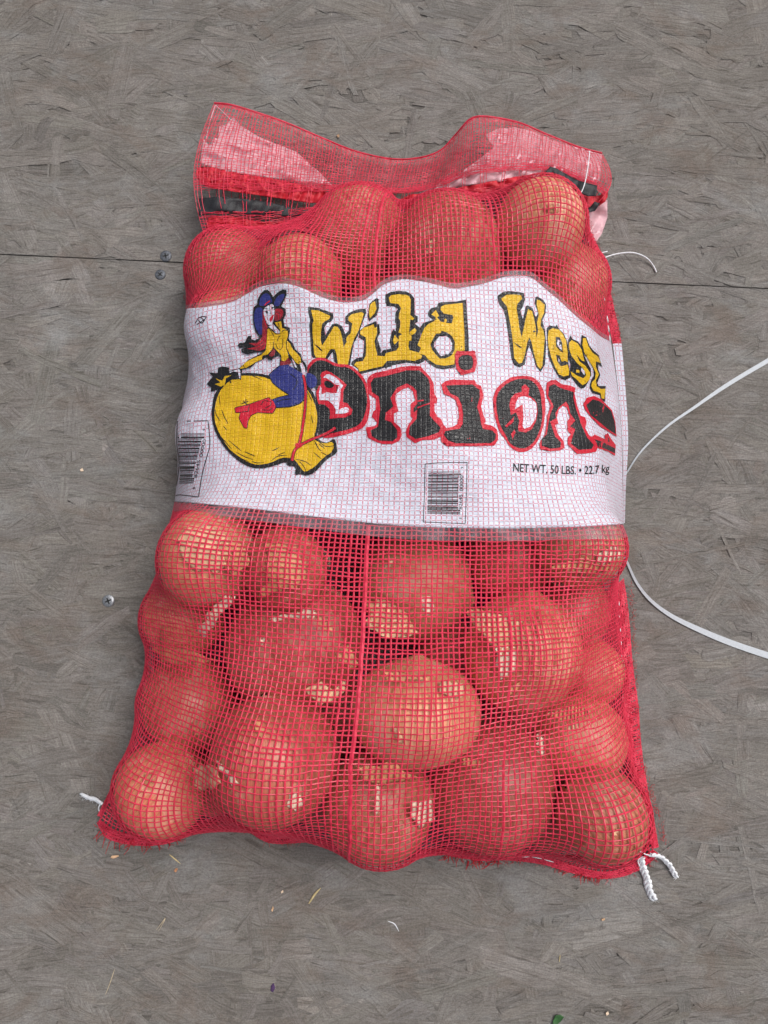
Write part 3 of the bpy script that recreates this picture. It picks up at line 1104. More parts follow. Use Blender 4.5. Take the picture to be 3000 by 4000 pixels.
z = G[..., 2]
sm = blur(z, 90)
up_ = np.clip(z - sm, 0, None)
for _ in range(5):
    q = np.pad(up_, 1, 'edge')
    up_ = np.max([q[a:a + z.shape[0], b:b + z.shape[1]] for a in range(3) for b in range(3)], 0)
env = np.maximum(sm + blur(up_, 24), z)
vi = np.arange(NVV + 1)[:, None]
inb = 1 / (1 + np.exp(-(vi - v0[None] - 2) / 2.0)) / (1 + np.exp((vi - v1[None] + 2) / 2.0))
ui = np.arange(NU + 1)[None]
inb = inb * np.clip(np.minimum(ui, NU - ui) / 14, 0, 1) ** 2
wr = np.random.default_rng(3)
dent = np.zeros_like(z)
for _ in range(9):                       # shallow creases and dents in the film
    a_, k_, p_ = wr.uniform(0, 3.14), wr.uniform(.25, .75), wr.uniform(0, 6.28)
    ph = k_ * (np.cos(a_) * ui + np.sin(a_) * vi) + p_ + 1.3 * np.sin(.09 * ui + .13 * vi + p_)
    dent += wr.uniform(.5, 1) * (1 - np.abs(np.sin(ph))) ** 2
dent = (dent - dent.mean()) * .00062
G[..., 2] = z + .6 * inb * (env - z) + inb * dent
PX = proj(G)
v0, v1 = cross_v(LT), cross_v(LB)

bag = empty('onion_sack', at(800, 1100, 0))
tag(bag, 'red net sack full of onions with a white printed label band, lying on boards', 'onion sack')


def net(name, G, ju, jv, w, mat, parent, keep=None, lines_u=None, lines_v=None, wob=.10, seed=1, flat=.5, lift=0.0, wide={}):
    """net of flat threads along the grid lines; keep(u index, v array) masks where a thread exists"""
    r = np.random.default_rng(seed)
    nv, nu = G.shape[:2]
    N = normals(G)
    mb = MB()
    V = np.arange(nv, dtype=float)
    U = np.arange(nu, dtype=float)

    def wobble(n, amp, k=3):
        x = r.normal(0, 1, n + 2 * k)
        x = np.convolve(x, np.ones(k) / k, 'same')[k:-k]
        return x * amp * math.sqrt(k)

    def run(P, n, ok, rad):
        i = 0
        while i < len(P):
            if not ok[i]:
                i += 1
                continue
            j = i
            while j + 1 < len(P) and ok[j + 1]:
                j += 1
            if j - i >= 1:
                mb.tube(P[i:j + 1], rad * r.uniform(.85, 1.15), 4, n[i:j + 1], flat)
            i = j + 1
    for j in (range(nu) if lines_u is None else lines_u):
        x = np.clip(j + wobble(nv, wob, 5), 0, nu - 1)
        P = grid_eval(G, x, V)
        n = grid_eval(N, x, V)
        wv = .00022 * np.where((np.arange(nv) + int(j)) % 2, 1, -1)
        P = P + n * (wv + lift)[:, None]
        ok = np.ones(nv, bool) if keep is None else keep(0, x, V)
        run(P, n, ok, w * ju * wide.get(j, 1.0))
    for i in (range(nv) if lines_v is None else lines_v):
        y = np.clip(i + wobble(nu, wob * 1.5, 4), 0, nv - 1)
        P = grid_eval(G, U, y)
        n = grid_eval(N, U, y)
        wv = -.00022 * np.where((np.arange(nu) + int(i)) % 2, 1, -1)
        P = P + n * (wv + lift)[:, None]
        ok = np.ones(nu, bool) if keep is None else keep(1, U, y)
        run(P, n, ok, w * jv)
    o = mb.build(name, mat, parent, False)
    return o


def keep_main(axis, u, v):
    a = np.interp(u, np.arange(NU + 1), v0)
    b = np.interp(u, np.arange(NU + 1), v1)
    return (v < a + .35) | (v > b - .35)


WIDE = {int(np.argmin(np.abs(PX[118, :, 0] - x_))): f_ for x_, f_ in ((786, 2.3), (1100, 1.7), (742, 1.5))}
o = net('net', G, .00069, .00058, 1.0, RED, bag, keep_main, wob=.07, wide=WIDE)
tag(o, 'open red net draped over the onions', None, None, 'stuff')

# loose skin: traced flakes trapped just under the net, each with the onion it comes from
h_, w_ = G.shape[:2]
i = np.arange(h_ - 1)[:, None] * w_ + np.arange(w_ - 1)[None]
netbvh = BVHTree.FromPolygons(G.reshape(-1, 3).tolist(), np.stack((i, i + w_, i + w_ + 1, i + 1), -1).reshape(-1, 4).tolist())
for k_, (idx, outline, mat, curl) in enumerate(PEELS):
    r = np.random.default_rng(k_)
    o_ = np.asarray(outline, float)
    o_ = resample(np.concatenate((o_, o_[:1])), max(26, 3 * len(o_)))[:-1]
    o_ = o_ + r.normal(0, 1.6, o_.shape) + (o_ - o_.mean(0)) * r.normal(0, .09, (len(o_), 1))
    V, F = triangulate(o_, 5)
    D = ray(V[:, 0], V[:, 1])
    P, okv = [], []
    for d in D:
        loc, nor, _, _ = netbvh.ray_cast(Vector(CAM), Vector(d).normalized())
        okv.append(loc is not None)
        P.append(np.array(loc) - np.abs(np.array(nor)[2]) * np.array((0, 0, .0014)) if loc is not None else CAM + d * (CAM[2] - .05))
    P = np.array(P)
    F = F[np.array(okv)[F].all(1)]
    P[:, 2] -= .0009 * (1 + np.sin(V[:, 0] * .4 + k_) * np.sin(V[:, 1] * .33)) * .5
    m = link('loose_skin', mesh('loose_skin', P, F), mat, ONION_ROOT[idx]).modifiers.new('thick', 'SOLIDIFY')
    m.thickness = .0002

# underside of the sack on the floor
BK = BAGC.copy()
bz = np.minimum(np.minimum(uu[..., 0], 1 - uu[..., 0]), np.minimum(vv[..., 0], 1 - vv[..., 0]))
BK[..., 2] = .0025 + (BAGC[..., 2] - .0025) * np.clip(1 - bz / .10, 0, 1) ** 2
o = net('back_net', BK[::2, ::2], .0006, .0005, 1.0, RED, bag, wob=.05, seed=5)
tag(o, 'red net of the underside, on the boards', None, None, 'stuff')

# ------------------------------------------------------------------ the printed label
MU, MV = int(NU * 1.5), 110
ju = np.linspace(0, NU, MU + 1)
a_ = np.interp(ju, np.arange(NU + 1), v0)
b_ = np.interp(ju, np.arange(NU + 1), v1)
tt = np.linspace(0, 1, MV + 1)[:, None]
LV = a_[None] + (b_ - a_)[None] * tt
LU = np.broadcast_to(ju[None], LV.shape)
NG = normals(G)


def on_sack(U, V, lift):
    n = grid_eval(NG, U, V)
    n = n / (np.linalg.norm(n, axis=-1)[..., None] + 1e-12)
    return grid_eval(G, U, V) + n * lift


def sheet(name, U, V, lift, mat, parent):
    P = on_sack(U, V, lift)
    h, w = U.shape
    i = np.arange(h - 1)[:, None] * w + np.arange(w - 1)[None]
    F = np.stack((i, i + w, i + w + 1, i + 1), -1).reshape(-1, 4)
    me = mesh(name, P.reshape(-1, 3), F, np.stack((U.ravel(), V.ravel()), -1))
    return link(name, me, mat, parent), P


label, LP = sheet('label', LU, LV, .0006, WHITE, bag)
tag(label, 'white printed plastic label band with pink thread grid')
m = label.modifiers.new('thick', 'SOLIDIFY')
m.thickness = .0002
m.offset = -1
# clear borders of the film above and below
for k, (off0, off1, base) in enumerate(((-.05, 2.8, b_), (-1.1, .05, a_))):
    t2 = np.linspace(0, 1, 5)[:, None]
    V2 = base[None] + off0 + (off1 - off0) * t2
    sheet('film_border', np.broadcast_to(ju[None], V2.shape), V2, .0011, CLEAR, bag)

i = np.arange(MV)[:, None] * (MU + 1) + np.arange(MU)[None]
TRI = np.concatenate((np.stack((i, i + MU + 1, i + MU + 2), -1).reshape(-1, 3), np.stack((i, i + MU + 2, i + 1), -1).reshape(-1, 3)))
LVERT = LP.reshape(-1, 3)
LUV = np.stack((LU.ravel(), LV.ravel()), -1)
bvh = BVHTree.FromPolygons(LVERT.tolist(), TRI.tolist())
camv = Vector(CAM)


def stick(V, F, lift):
    """lay traced points on the label surface"""
    D = ray(V[:, 0], V[:, 1])
    P = np.zeros((len(V), 3)); UV = np.zeros((len(V), 2)); ok = np.zeros(len(V), bool)
    for k in range(len(V)):
        loc, nor, idx, _ = bvh.ray_cast(camv, Vector(D[k]).normalized())
        if loc is None:
            continue
        t = TRI[idx]
        A, B, C = LVERT[t]
        p = np.array(loc)
        n = np.cross(B - A, C - A); nn = n @ n
        w1 = np.cross(C - B, p - B) @ n / nn
        w2 = np.cross(A - C, p - C) @ n / nn
        UV[k] = LUV[t[0]] * w1 + LUV[t[1]] * w2 + LUV[t[2]] * (1 - w1 - w2)
        nr = np.array(nor)
        if nr @ D[k] > 0: nr = -nr
        P[k] = p + nr * lift
        ok[k] = True
    if len(F):
        F = F[ok[F].all(1)]
    return P, F, UV


def finish(name, parts, mat, lift, parent=None):
    Vs, Fs, Us, n = [], [], [], 0
    for V, F in parts:
        P, F, UV = stick(np.asarray(V, float), np.asarray(F), lift)
        if len(F) == 0: continue
        Vs.append(P); Fs.append(F + n); Us.append(UV); n += len(P)
    if not Vs: return None
    return link(name, mesh(name, np.concatenate(Vs), np.concatenate(Fs), np.concatenate(Us)), mat, parent or label)


LAYER = .00009


def ink(name, outline, mat, level, smooth=0, org=(0, 0), s=1.0):
    p = np.asarray(outline, float) * s + np.asarray(org, float)
    p = p / K
    if smooth: p = chaikin(p, smooth)
    return finish(name, [triangulate(p, 5.0)], mat, .00022 + level * LAYER)


def stroke_poly(pts, w, taper=False):
    P = smooth_path(pts, max(4, len(pts) * 6)) if len(pts) > 2 else resample(pts, 4)
    T = np.gradient(P, axis=0)
    T /= np.linalg.norm(T, axis=1)[:, None] + 1e-9
    N = np.stack((-T[:, 1], T[:, 0]), -1)
    ww = np.full(len(P), w / 2.0)
    if taper:
        ww = ww * (.35 + .65 * np.sin(np.linspace(.25, math.pi - .25, len(P))))
    A, B = P + N * ww[:, None], P - N * ww[:, None]
    n = len(P)
    V = np.concatenate((A, B))
    F = []
    for i in range(n - 1):
        F += [(i, i + 1, n + i + 1), (i, n + i + 1, n + i)]
    return V, np.array(F)


def strokes(name, lines, w, mat, level, org=(0, 0), s=1.0, taper=False):
    parts = []
    for l in lines:
        p = (np.asarray(l, float) * s + np.asarray(org, float)) / K
        parts.append(stroke_poly(p, w * s / K, taper))
    o = finish(name, parts, mat, .00022 + level * LAYER)
    if o is not None and len(lines) > 1:
        tag(o, None, None, None, 'stuff')
    return o


def text_parts(txt, x_scale, bold):
    cu = bpy.data.curves.new('lettering', 'FONT')
    cu.body = txt
    cu.offset = bold
    cu.resolution_u = 4
    ob = bpy.data.objects.new('lettering', cu)
    col.objects.link(ob)
    dg = bpy.context.evaluated_depsgraph_get()
    me = ob.evaluated_get(dg).to_mesh()
    me.calc_loop_triangles()
    V = np.array([tuple(v.co[:2]) for v in me.vertices])
    F = np.array([tuple(t.vertices) for t in me.loop_triangles])
    ob.evaluated_get(dg).to_mesh_clear()
    bpy.data.objects.remove(ob)
    bpy.data.curves.remove(cu)
    return V, F


def lettering(name, txt, base, up, mat, level, bold=.0):
    """type along a traced baseline (list of points), with 'up' the cap-height vector, both in source pixels"""
    V, F = text_parts(txt, 1, bold)
    x = (V[:, 0] - V[:, 0].min()) / (V[:, 0].max() - V[:, 0].min())
    y = V[:, 1] / .72
    B = resample(base, 40)
    t = np.linspace(0, 1, 40)
    P = np.stack((np.interp(x, t, B[:, 0]), np.interp(x, t, B[:, 1])), -1) + y[:, None] * np.asarray(up, float)
    return finish(name, [(P / K, F)], mat, .00022 + level * LAYER)

# ------------------------------------------------------------------ printing, traced letter by letter
c1 = dict(org=(1180, 1120), s=350 / 1659)
c2 = dict(org=(1480, 1120), s=400 / 1659)
c3 = dict(org=(1930, 1110), s=500 / 1659)
c4 = dict(org=(1180, 1360), s=400 / 1659)
c5 = dict(org=(1420, 1360), s=500 / 1659)
c6 = dict(org=(1900, 1420), s=540 / 1659)
e1 = dict(org=(900, 1110), s=400 / 1659)
e2 = dict(org=(800, 1400), s=540 / 1659)

# W
ink('letter_outline', [(112,368),(300,395),(575,490),(580,590),(530,650),(470,670),(410,760),(430,900),(560,690),(640,678),(740,730),(790,850),(800,875),(850,830),(870,790),(870,700),(800,685),(800,560),(860,490),(1000,425),(1175,405),(1190,480),(1100,720),(1040,900),(960,1050),(920,1250),(890,1450),(640,1430),(590,1380),(570,1210),(540,1240),(470,1340),(200,1320),(170,1250),(135,700),(150,620),(115,480)], P_BLACK, 0, **c1)
ink('letter', [(165,430),(300,440),(525,545),(500,600),(420,640),(370,690),(350,850),(345,1000),(375,1090),(480,920),(595,730),(660,745),(710,820),(745,960),(770,1120),(830,1010),(815,990),(830,930),(900,860),(930,680),(860,630),(860,560),(920,510),(1100,470),(1145,500),(1100,650),(1050,800),(960,980),(910,1130),(880,1300),(850,1440),(665,1440),(640,1250),(610,1160),(545,1150),(500,1190),(430,1320),(260,1310),(225,1240),(195,850),(195,690),(215,630)], P_YEL, 1, **c1)
ink('letter_mark', [(220,1050),(310,1110),(395,1205),(340,1180),(280,1120)], P_BLACK, 2, **c1)
# i
ink('letter_outline', [(1380,205),(1418,230),(1425,400),(1385,530),(1245,645),(1215,560),(1245,340),(1265,300)], P_BLACK, 0, **c1)
ink('letter', [(1310,285),(1350,275),(1380,410),(1340,500),(1255,585),(1240,480),(1260,340)], P_YEL, 1, **c1)
ink('letter_outline', [(1370,640),(1390,690),(1430,690),(1445,850),(1395,960),(1440,1100),(1465,1180),(1450,1230),(1490,1220),(1510,1190),(1659,1140),(1659,1480),(1540,1500),(1060,1625),(1030,1520),(910,1440),(920,1390),(1000,1330),(1120,1300),(1140,1200),(1150,1000),(1050,940),(1060,820),(1190,710)], P_BLACK, 0, **c1)
# l
ink('letter_outline', [(105,130),(200,85),(320,68),(440,80),(520,120),(575,190),(580,460),(630,480),(630,570),(580,600),(660,660),(690,700),(640,950),(680,1000),(650,1080),(700,1110),(740,1110),(760,1180),(720,1215),(650,1250),(450,1230),(150,1290),(120,1330),(60,1290),(20,1090),(70,1030),(200,1000),(175,900),(200,760),(235,690),(275,720),(280,600),(260,580),(270,420),(310,360),(240,320),(125,315),(105,250)], P_BLACK, 1, **c2)
ink('letter', [(160,185),(200,140),(330,125),(440,135),(490,160),(520,210),(510,460),(575,515),(545,545),(510,530),(500,640),(490,760),(535,810),(530,875),(490,880),(480,970),(500,1030),(640,1065),(700,1120),(690,1160),(580,1205),(420,1185),(130,1205),(60,1295),(0,1300),(0,1130),(100,1130),(110,1080),(280,1035),(320,980),(325,800),(380,770),(320,740),(345,650),(350,560),(325,520),(330,440),(360,350),(320,285),(185,265)], P_YEL, 2, **c2)
ink('letter', [(1330,695),(1345,770),(1385,745),(1390,860),(1340,1010),(1360,1130),(1390,1240),(1390,1280),(1530,1290),(1560,1380),(1500,1470),(1060,1575),(1040,1510),(960,1450),(1010,1395),(1120,1380),(1180,1280),(1190,1120),(1180,940),(1080,890),(1075,830),(1140,760),(1230,735)], P_YEL, 3, **c1)
ink('letter_fleck', [(255,780),(325,870),(250,940),(230,880)], P_YEL, 2, **c2)
ink('letter_fleck', [(495,740),(580,670),(610,710),(590,755),(520,795)], P_YEL, 2, **c2)
# d
ink('letter_outline', [(1410,210),(1430,500),(1450,800),(1455,1050),(1250,1070),(1230,1310),(1050,1340),(930,1320),(820,1250),(730,1170),(690,1110),(650,1080),(680,980),(640,950),(690,760),(670,660),(720,590),(880,540),(800,470),(800,410),(850,350),(940,330),(960,270),(1010,255),(1250,245)], P_BLACK, 3, **c2)
ink('letter', [(1355,268),(1365,480),(1380,700),(1385,1035),(1245,1050),(1220,1260),(1060,1285),(920,1260),(800,1180),(740,1110),(650,1090),(680,990),(625,945),(690,780),(740,670),(800,610),(900,560),(920,500),(850,455),(920,380),(975,480),(940,500),(1000,570),(1060,580),(1055,530),(1080,520),(1100,545),(1085,590),(1180,600),(1205,500),(1190,460),(1050,440),(1000,380),(1005,330),(1060,300),(1200,285)], P_YEL, 4, **c2)
ink('letter_counter', [(1010,715),(1100,740),(1190,810),(1230,900),(1225,1020),(1180,1110),(1080,1165),(985,1165),(920,1100),(860,1020),(835,940),(870,860),(925,760),(1000,755)], P_BLACK, 5, **c2)
ink('letter_counter', [(970,810),(1090,800),(1150,850),(1185,930),(1175,1030),(1120,1100),(1000,1125),(940,1040),(890,970),(895,910)], WHITE, 6, **c2)
# W e s t
ink('letter_outline', [(45,150),(120,100),(210,90),(385,115),(400,200),(370,300),(340,340),(370,450),(380,430),(410,290),(430,275),(500,310),(525,400),(545,430),(570,370),(525,250),(535,170),(560,160),(640,210),(675,270),(665,380),(625,470),(660,600),(675,780),(660,1040),(600,1140),(545,1070),(500,920),(455,800),(420,900),(400,1040),(330,1080),(260,1050),(220,950),(190,700),(150,450),(120,330),(75,280),(50,210)], P_BLACK, 0, **c3)
ink('letter', [(95,185),(160,140),(250,135),(350,145),(360,190),(300,260),(290,320),(310,430),(325,560),(355,690),(380,590),(410,440),(440,325),(490,350),(515,440),(540,560),(545,700),(570,600),(555,500),(580,400),(550,260),(555,205),(590,210),(655,270),(645,380),(610,450),(600,540),(640,600),(655,700),(640,900),(625,1060),(600,1100),(560,1060),(520,920),(480,740),(455,690),(430,760),(390,940),(360,1020),(320,1030),(260,960),(245,780),(230,650),(200,470),(165,290),(100,210)], P_YEL, 1, **c3)
ink('letter_mark', [(240,745),(330,800),(370,835),(320,820)], P_BLACK, 2, **c3)
ink('letter_outline', [(680,570),(720,535),(790,550),(815,525),(840,580),(900,640),(945,740),(975,900),(960,1020),(985,1150),(990,1210),(920,1245),(850,1220),(790,1130),(740,1030),(700,930),(690,780)], P_BLACK, 1, **c3)
ink('letter', [(705,600),(760,572),(840,590),(890,650),(930,730),(950,880),(950,1010),(900,990),(880,1040),(950,1040),(970,1120),(965,1180),(900,1195),(840,1170),(790,1080),(740,960),(705,820),(695,700)], P_YEL, 2, **c3)
ink('letter_counter', [(795,685),(850,690),(880,760),(890,890),(850,860),(800,810)], P_BLACK, 3, **c3)
ink('letter_counter', [(825,720),(860,740),(875,850),(840,830),(810,770)], WHITE, 4, **c3)
ink('letter_counter', [(800,910),(850,930),(870,1000),(930,1015),(950,1040),(860,1065),(815,1000)], P_BLACK, 3, **c3)
ink('letter_counter', [(825,950),(850,1000),(830,1005)], WHITE, 4, **c3)
ink('letter_outline', [(960,720),(990,665),(1010,710),(1080,740),(1130,800),(1150,890),(1200,1000),(1250,1100),(1255,1180),(1220,1260),(1170,1340),(1130,1355),(1080,1320),(1000,1210),(980,1140),(990,1040),(960,950),(950,850)], P_BLACK, 2, **c3)
ink('letter', [(970,760),(1000,725),(1080,770),(1130,850),(1165,1000),(1130,990),(1060,910),(1100,1000),(1180,1060),(1240,1150),(1235,1230),(1180,1290),(1140,1310),(1060,1230),(1000,1180),(990,1130),(1060,1180),(1150,1220),(1190,1180),(1150,1090),(1070,1020),(1000,930),(970,840)], P_YEL, 3, **c3)
ink('letter_fleck', [(1060,1105),(1100,1110),(1105,1150),(1060,1145)], P_YEL, 3, **c3)
ink('letter_counter', [(1130,1080),(1170,1130),(1165,1180),(1120,1120)], WHITE, 3, **c3)
ink('letter_outline', [(1130,660),(1190,690),(1230,800),(1280,860),(1350,920),(1370,1000),(1395,1075),(1340,1040),(1345,1110),(1370,1180),(1330,1280),(1350,1320),(1440,1320),(1430,1530),(1380,1490),(1370,1440),(1270,1410),(1235,1340),(1250,1250),(1290,1180),(1280,1060),(1200,950),(1140,880),(1120,790)], P_BLACK, 4, **c3)
ink('letter', [(1145,705),(1180,700),(1215,810),(1270,890),(1340,940),(1370,1020),(1310,1000),(1310,1070),(1330,1120),(1350,1170),(1310,1250),(1320,1320),(1380,1360),(1435,1355),(1420,1490),(1385,1480),(1370,1410),(1280,1380),(1250,1320),(1260,1270),(1300,1230),(1310,1150),(1275,1075),(1210,970),(1160,880),(1140,790)], P_YEL, 5, **c3)

# O n i o n s
ink('letter_outline', [(85,320),(110,250),(190,175),(300,150),(400,175),(480,220),(570,260),(740,265),(830,310),(920,390),(1010,490),(1060,600),(1080,750),(1110,900),(1090,1080),(1060,1200),(1000,1290),(880,1350),(600,1430),(420,1460),(330,1450),(300,1400),(240,1400),(240,900),(230,700),(260,620),(110,500)], P_RED, 5, 1, **c4)
ink('letter', [(95,380),(150,280),(230,210),(320,195),(430,230),(520,290),(640,310),(730,310),(820,360),(920,450),(1000,560),(1040,700),(1060,850),(1040,1000),(1010,1110),(950,1220),(850,1290),(600,1360),(330,1400),(240,1410),(255,1150),(250,950),(215,750),(230,650),(110,560)], P_BLACK, 6, 1, **c4)
ink('letter_counter', [(300,440),(330,390),(400,365),(480,400),(560,460),(650,530),(725,600),(670,690),(665,880),(740,900),(790,970),(825,1000),(800,1080),(700,1130),(520,1140),(450,1150),(460,1050),(440,980),(370,920),(270,910),(240,800),(230,710),(270,620),(310,590),(310,490)], P_RED, 7, 0, **c4)
ink('letter_counter', [(360,540),(430,530),(530,590),(510,640),(420,650),(370,610)], P_BLACK, 8, 1, **c4)
ink('letter_counter', [(345,480),(400,430),(450,425),(560,490),(665,610),(620,680),(625,700),(590,740),(560,735),(600,600),(540,590),(480,540),(400,490)], WHITE, 8, **c4)
ink('letter_counter', [(300,610),(320,650),(320,745),(400,720),(560,735),(625,700),(615,860),(595,1000),(700,960),(760,980),(760,1040),(640,1070),(550,1065),(555,1000),(510,920),(430,850),(290,845),(275,740)], WHITE, 9, **c4)
ink('letter_outline', [(45,420),(80,360),(150,320),(300,290),(480,245),(620,230),(740,235),(790,300),(860,370),(910,460),(920,600),(955,660),(950,715),(920,720),(920,820),(950,890),(1000,920),(1040,1000),(1090,1060),(1000,1150),(900,1190),(760,1195),(670,1235),(560,1150),(550,1080),(580,1000),(640,910),(610,890),(610,730),(670,680),(640,560),(580,510),(500,540),(420,600),(415,680),(455,820),(395,850),(400,960),(480,1030),(500,1120),(470,1200),(380,1245),(250,1245),(150,1210),(60,1160),(30,1030),(150,1010),(180,970),(110,890),(130,820),(160,800),(160,660),(60,590)], P_RED, 4, **c5)
ink('letter', [(95,450),(140,390),(280,365),(450,320),(560,290),(720,290),(760,320),(840,400),(860,480),(860,700),(860,880),(920,950),(1000,1030),(980,1090),(850,1140),(680,1180),(590,1120),(600,1020),(690,920),(700,800),(650,840),(650,780),(700,720),(690,560),(640,500),(560,460),(430,520),(350,650),(390,760),(290,840),(280,930),(360,960),(440,1060),(440,1160),(380,1210),(200,1200),(110,1140),(95,1070),(190,1020),(210,870),(220,800),(200,630),(110,570)], P_BLACK, 5, **c5)
strokes('letter_mark', [[(700,780),(800,740),(880,715)], [(700,690),(780,680)]], 16, P_RED, 6, **c5)
ink('letter_outline', [(1180,90),(1210,35),(1330,45),(1440,35),(1470,190),(1440,310),(1260,355),(1200,270)], P_RED, 7, **c5)
ink('letter', [(1240,100),(1390,85),(1425,180),(1400,280),(1270,290),(1220,200)], P_BLACK, 8, 1, **c5)
ink('letter_outline', [(1005,475),(1060,430),(1150,410),(1440,420),(1460,470),(1520,490),(1550,620),(1520,760),(1560,900),(1580,950),(1560,985),(1660,1010),(1720,1050),(1740,1130),(1740,1190),(1690,1265),(1080,1275),(1010,1220),(1000,1160),(1020,1050),(1150,1025),(1210,990),(1235,900),(1225,780),(1190,680),(1120,630),(1040,600)], P_RED, 6, **c5)
ink('letter', [(1065,490),(1410,475),(1500,545),(1500,640),(1465,770),(1500,870),(1520,1000),(1540,1050),(1660,1070),(1710,1120),(1700,1190),(1640,1235),(1200,1235),(1100,1200),(1040,1130),(1060,1080),(1240,1050),(1280,990),(1290,870),(1270,740),(1220,640),(1120,590)], P_BLACK, 7, **c5)
ink('letter_outline', [(75,500),(85,360),(150,260),(280,170),(410,145),(540,155),(620,210),(680,310),(700,420),(705,560),(690,720),(650,860),(600,960),(520,1040),(430,1070),(340,1050),(250,970),(235,920),(160,840),(110,700)], P_RED, 4, 1, **c6)
ink('letter', [(110,520),(120,380),(200,270),(310,205),(420,180),(530,195),(600,260),(640,340),(660,480),(670,650),(640,800),(580,930),(500,1000),(430,1025),(330,1000),(260,940),(240,880),(200,820),(150,720)], P_BLACK, 5, 1, **c6)
ink('letter_counter', [(270,500),(290,420),(340,365),(420,340),(420,280),(460,250),(510,300),(500,380),(570,430),(600,480),(610,600),(590,700),(540,790),(470,830),(380,815),(375,770),(390,690),(350,590),(290,620)], P_RED, 6, **c6)
ink('letter_counter', [(340,500),(380,410),(450,395),(530,420),(590,480),(600,580),(580,680),(520,760),(450,785),(430,750),(440,640),(430,490),(340,550)], WHITE, 7, **c6)
ink('letter_fleck', [(220,750),(330,640),(320,700),(240,770)], P_RED, 6, **c6)
ink('letter_fleck', [(290,850),(330,795),(345,830),(310,910)], P_RED, 6, **c6)
ink('letter_outline', [(720,230),(770,200),(830,195),(900,250),(1000,265),(1065,295),(1050,360),(1080,500),(1120,630),(1180,650),(1195,710),(1180,780),(1230,870),(1290,900),(1330,1000),(1310,1060),(1200,1080),(1080,1085),(1020,1020),(970,970),(970,900),(1010,850),(970,810),(965,700),(1000,650),(960,530),(910,510),(860,560),(840,650),(860,720),(820,740),(850,850),(920,930),(935,1010),(880,1045),(750,1055),(640,1030),(630,960),(700,850),(720,700),(730,620),(770,500),(720,410),(710,330)], P_RED, 6, **c6)
ink('letter', [(740,340),(750,270),(810,250),(870,290),(960,320),(1040,345),(1035,420),(1070,560),(1110,660),(1120,720),(1150,780),(1200,890),(1280,980),(1250,1030),(1100,1035),(1010,960),(1030,880),(1060,790),(1000,760),(1060,690),(1000,600),(980,510),(950,460),(860,530),(820,600),(830,660),(760,700),(790,790),(820,880),(890,950),(880,1010),(760,1025),(660,990),(660,910),(720,850),(740,720),(760,620),(800,520),(780,470),(735,390)], P_BLACK, 7, **c6)
ink('letter_outline', [(1155,490),(1200,410),(1290,390),(1370,430),(1430,490),(1500,560),(1540,700),(1555,880),(1480,830),(1350,750),(1260,660),(1180,560)], P_RED, 5, **c6)
ink('letter', [(1190,500),(1270,430),(1340,450),(1400,490),(1490,570),(1530,700),(1545,850),(1450,790),(1330,690),(1240,620)], P_BLACK, 6, **c6)
ink('letter_outline', [(1250,890),(1290,855),(1420,910),(1410,860),(1450,835),(1480,890),(1545,980),(1535,1110),(1460,1060),(1340,1020)], P_RED, 5, **c6)
ink('letter', [(1290,910),(1400,950),(1535,1020),(1535,1080),(1430,1030),(1330,1000)], P_BLACK, 6, **c6)
ink('letter_fleck', [(1430,915),(1460,890),(1470,940),(1440,945)], P_BLACK, 6, **c6)
lettering('net_weight_line', 'NET WT. 50 LBS. \u2022 22.7 kg', [(2004,1841),(2060,1845),(2150,1849),(2240,1853),(2310,1852),(2379,1844)], (1, -33), P_BLACK, 1, .012)

# emblem: a bulb ridden by a cowgirl
ink('emblem_bulb_outline', [(100,520),(130,420),(200,320),(300,250),(430,180),(560,170),(700,190),(800,210),(1200,300),(1290,380),(1350,520),(1370,700),(1360,850),(1340,950),(1400,1000),(1480,1020),(1560,950),(1590,1050),(1595,1140),(1480,1200),(1400,1290),(1330,1370),(1220,1415),(1150,1390),(1080,1410),(1100,1300),(990,1290),(980,1240),(850,1290),(680,1330),(550,1310),(430,1250),(300,1140),(180,980),(110,830),(85,680)], P_BLACK, 8, 1, **e2)
ink('emblem_bulb', [(150,480),(210,360),(300,275),(420,215),(500,205),(700,220),(800,260),(1150,330),(1220,360),(1290,460),(1340,600),(1355,720),(1340,860),(1310,960),(1340,1000),(1440,1030),(1550,1000),(1550,1110),(1420,1200),(1320,1310),(1210,1370),(1170,1340),(1090,1220),(1040,1200),(920,1195),(800,1260),(640,1285),(540,1260),(400,1180),(280,1070),(180,900),(130,770),(120,640)], P_YEL, 9, 1, **e2)
strokes('emblem_line', [[(180,450),(190,560)],[(210,620),(240,700),(285,790)],[(130,620),(150,690),(195,760)],[(225,815),(270,865)],[(140,840),(190,930),(330,1090)],[(290,985),(440,1110)],[(290,1090),(420,1190),(545,1250)],[(385,1130),(480,1180),(590,1220)],[(485,1125),(610,1175)],[(570,1240),(640,1260),(715,1255)],[(800,1235),(880,1180),(1000,1168)],[(885,1165),(970,1130)],[(810,1115),(900,1068)],[(1285,690),(1300,780)],[(1235,400),(1290,510)],[(1310,1130),(1400,1210)],[(1320,990),(1370,1090),(1410,1115)],[(1400,1130),(1490,1175)],[(1090,1210),(1200,1240),(1280,1290)],[(1140,1240),(1200,1310),(1215,1360)],[(560,200),(690,260)],[(1370,1030),(1440,1090)],[(1350,990),(1450,1060),(1550,1055)]], 10, P_BLACK, 10, taper=True, **e2)
ink('emblem_leaves', [(30,310),(80,250),(110,220),(55,165),(160,180),(170,110),(220,95),(300,110),(300,160),(420,120),(440,190),(430,250),(300,260),(230,340),(130,390),(85,400),(85,350)], P_BLACK, 10, **e2)
ink('emblem_roots', [(130,310),(200,290),(140,240),(220,270),(250,210),(330,205),(260,240),(250,320),(200,340)], P_YEL, 11, **e2)
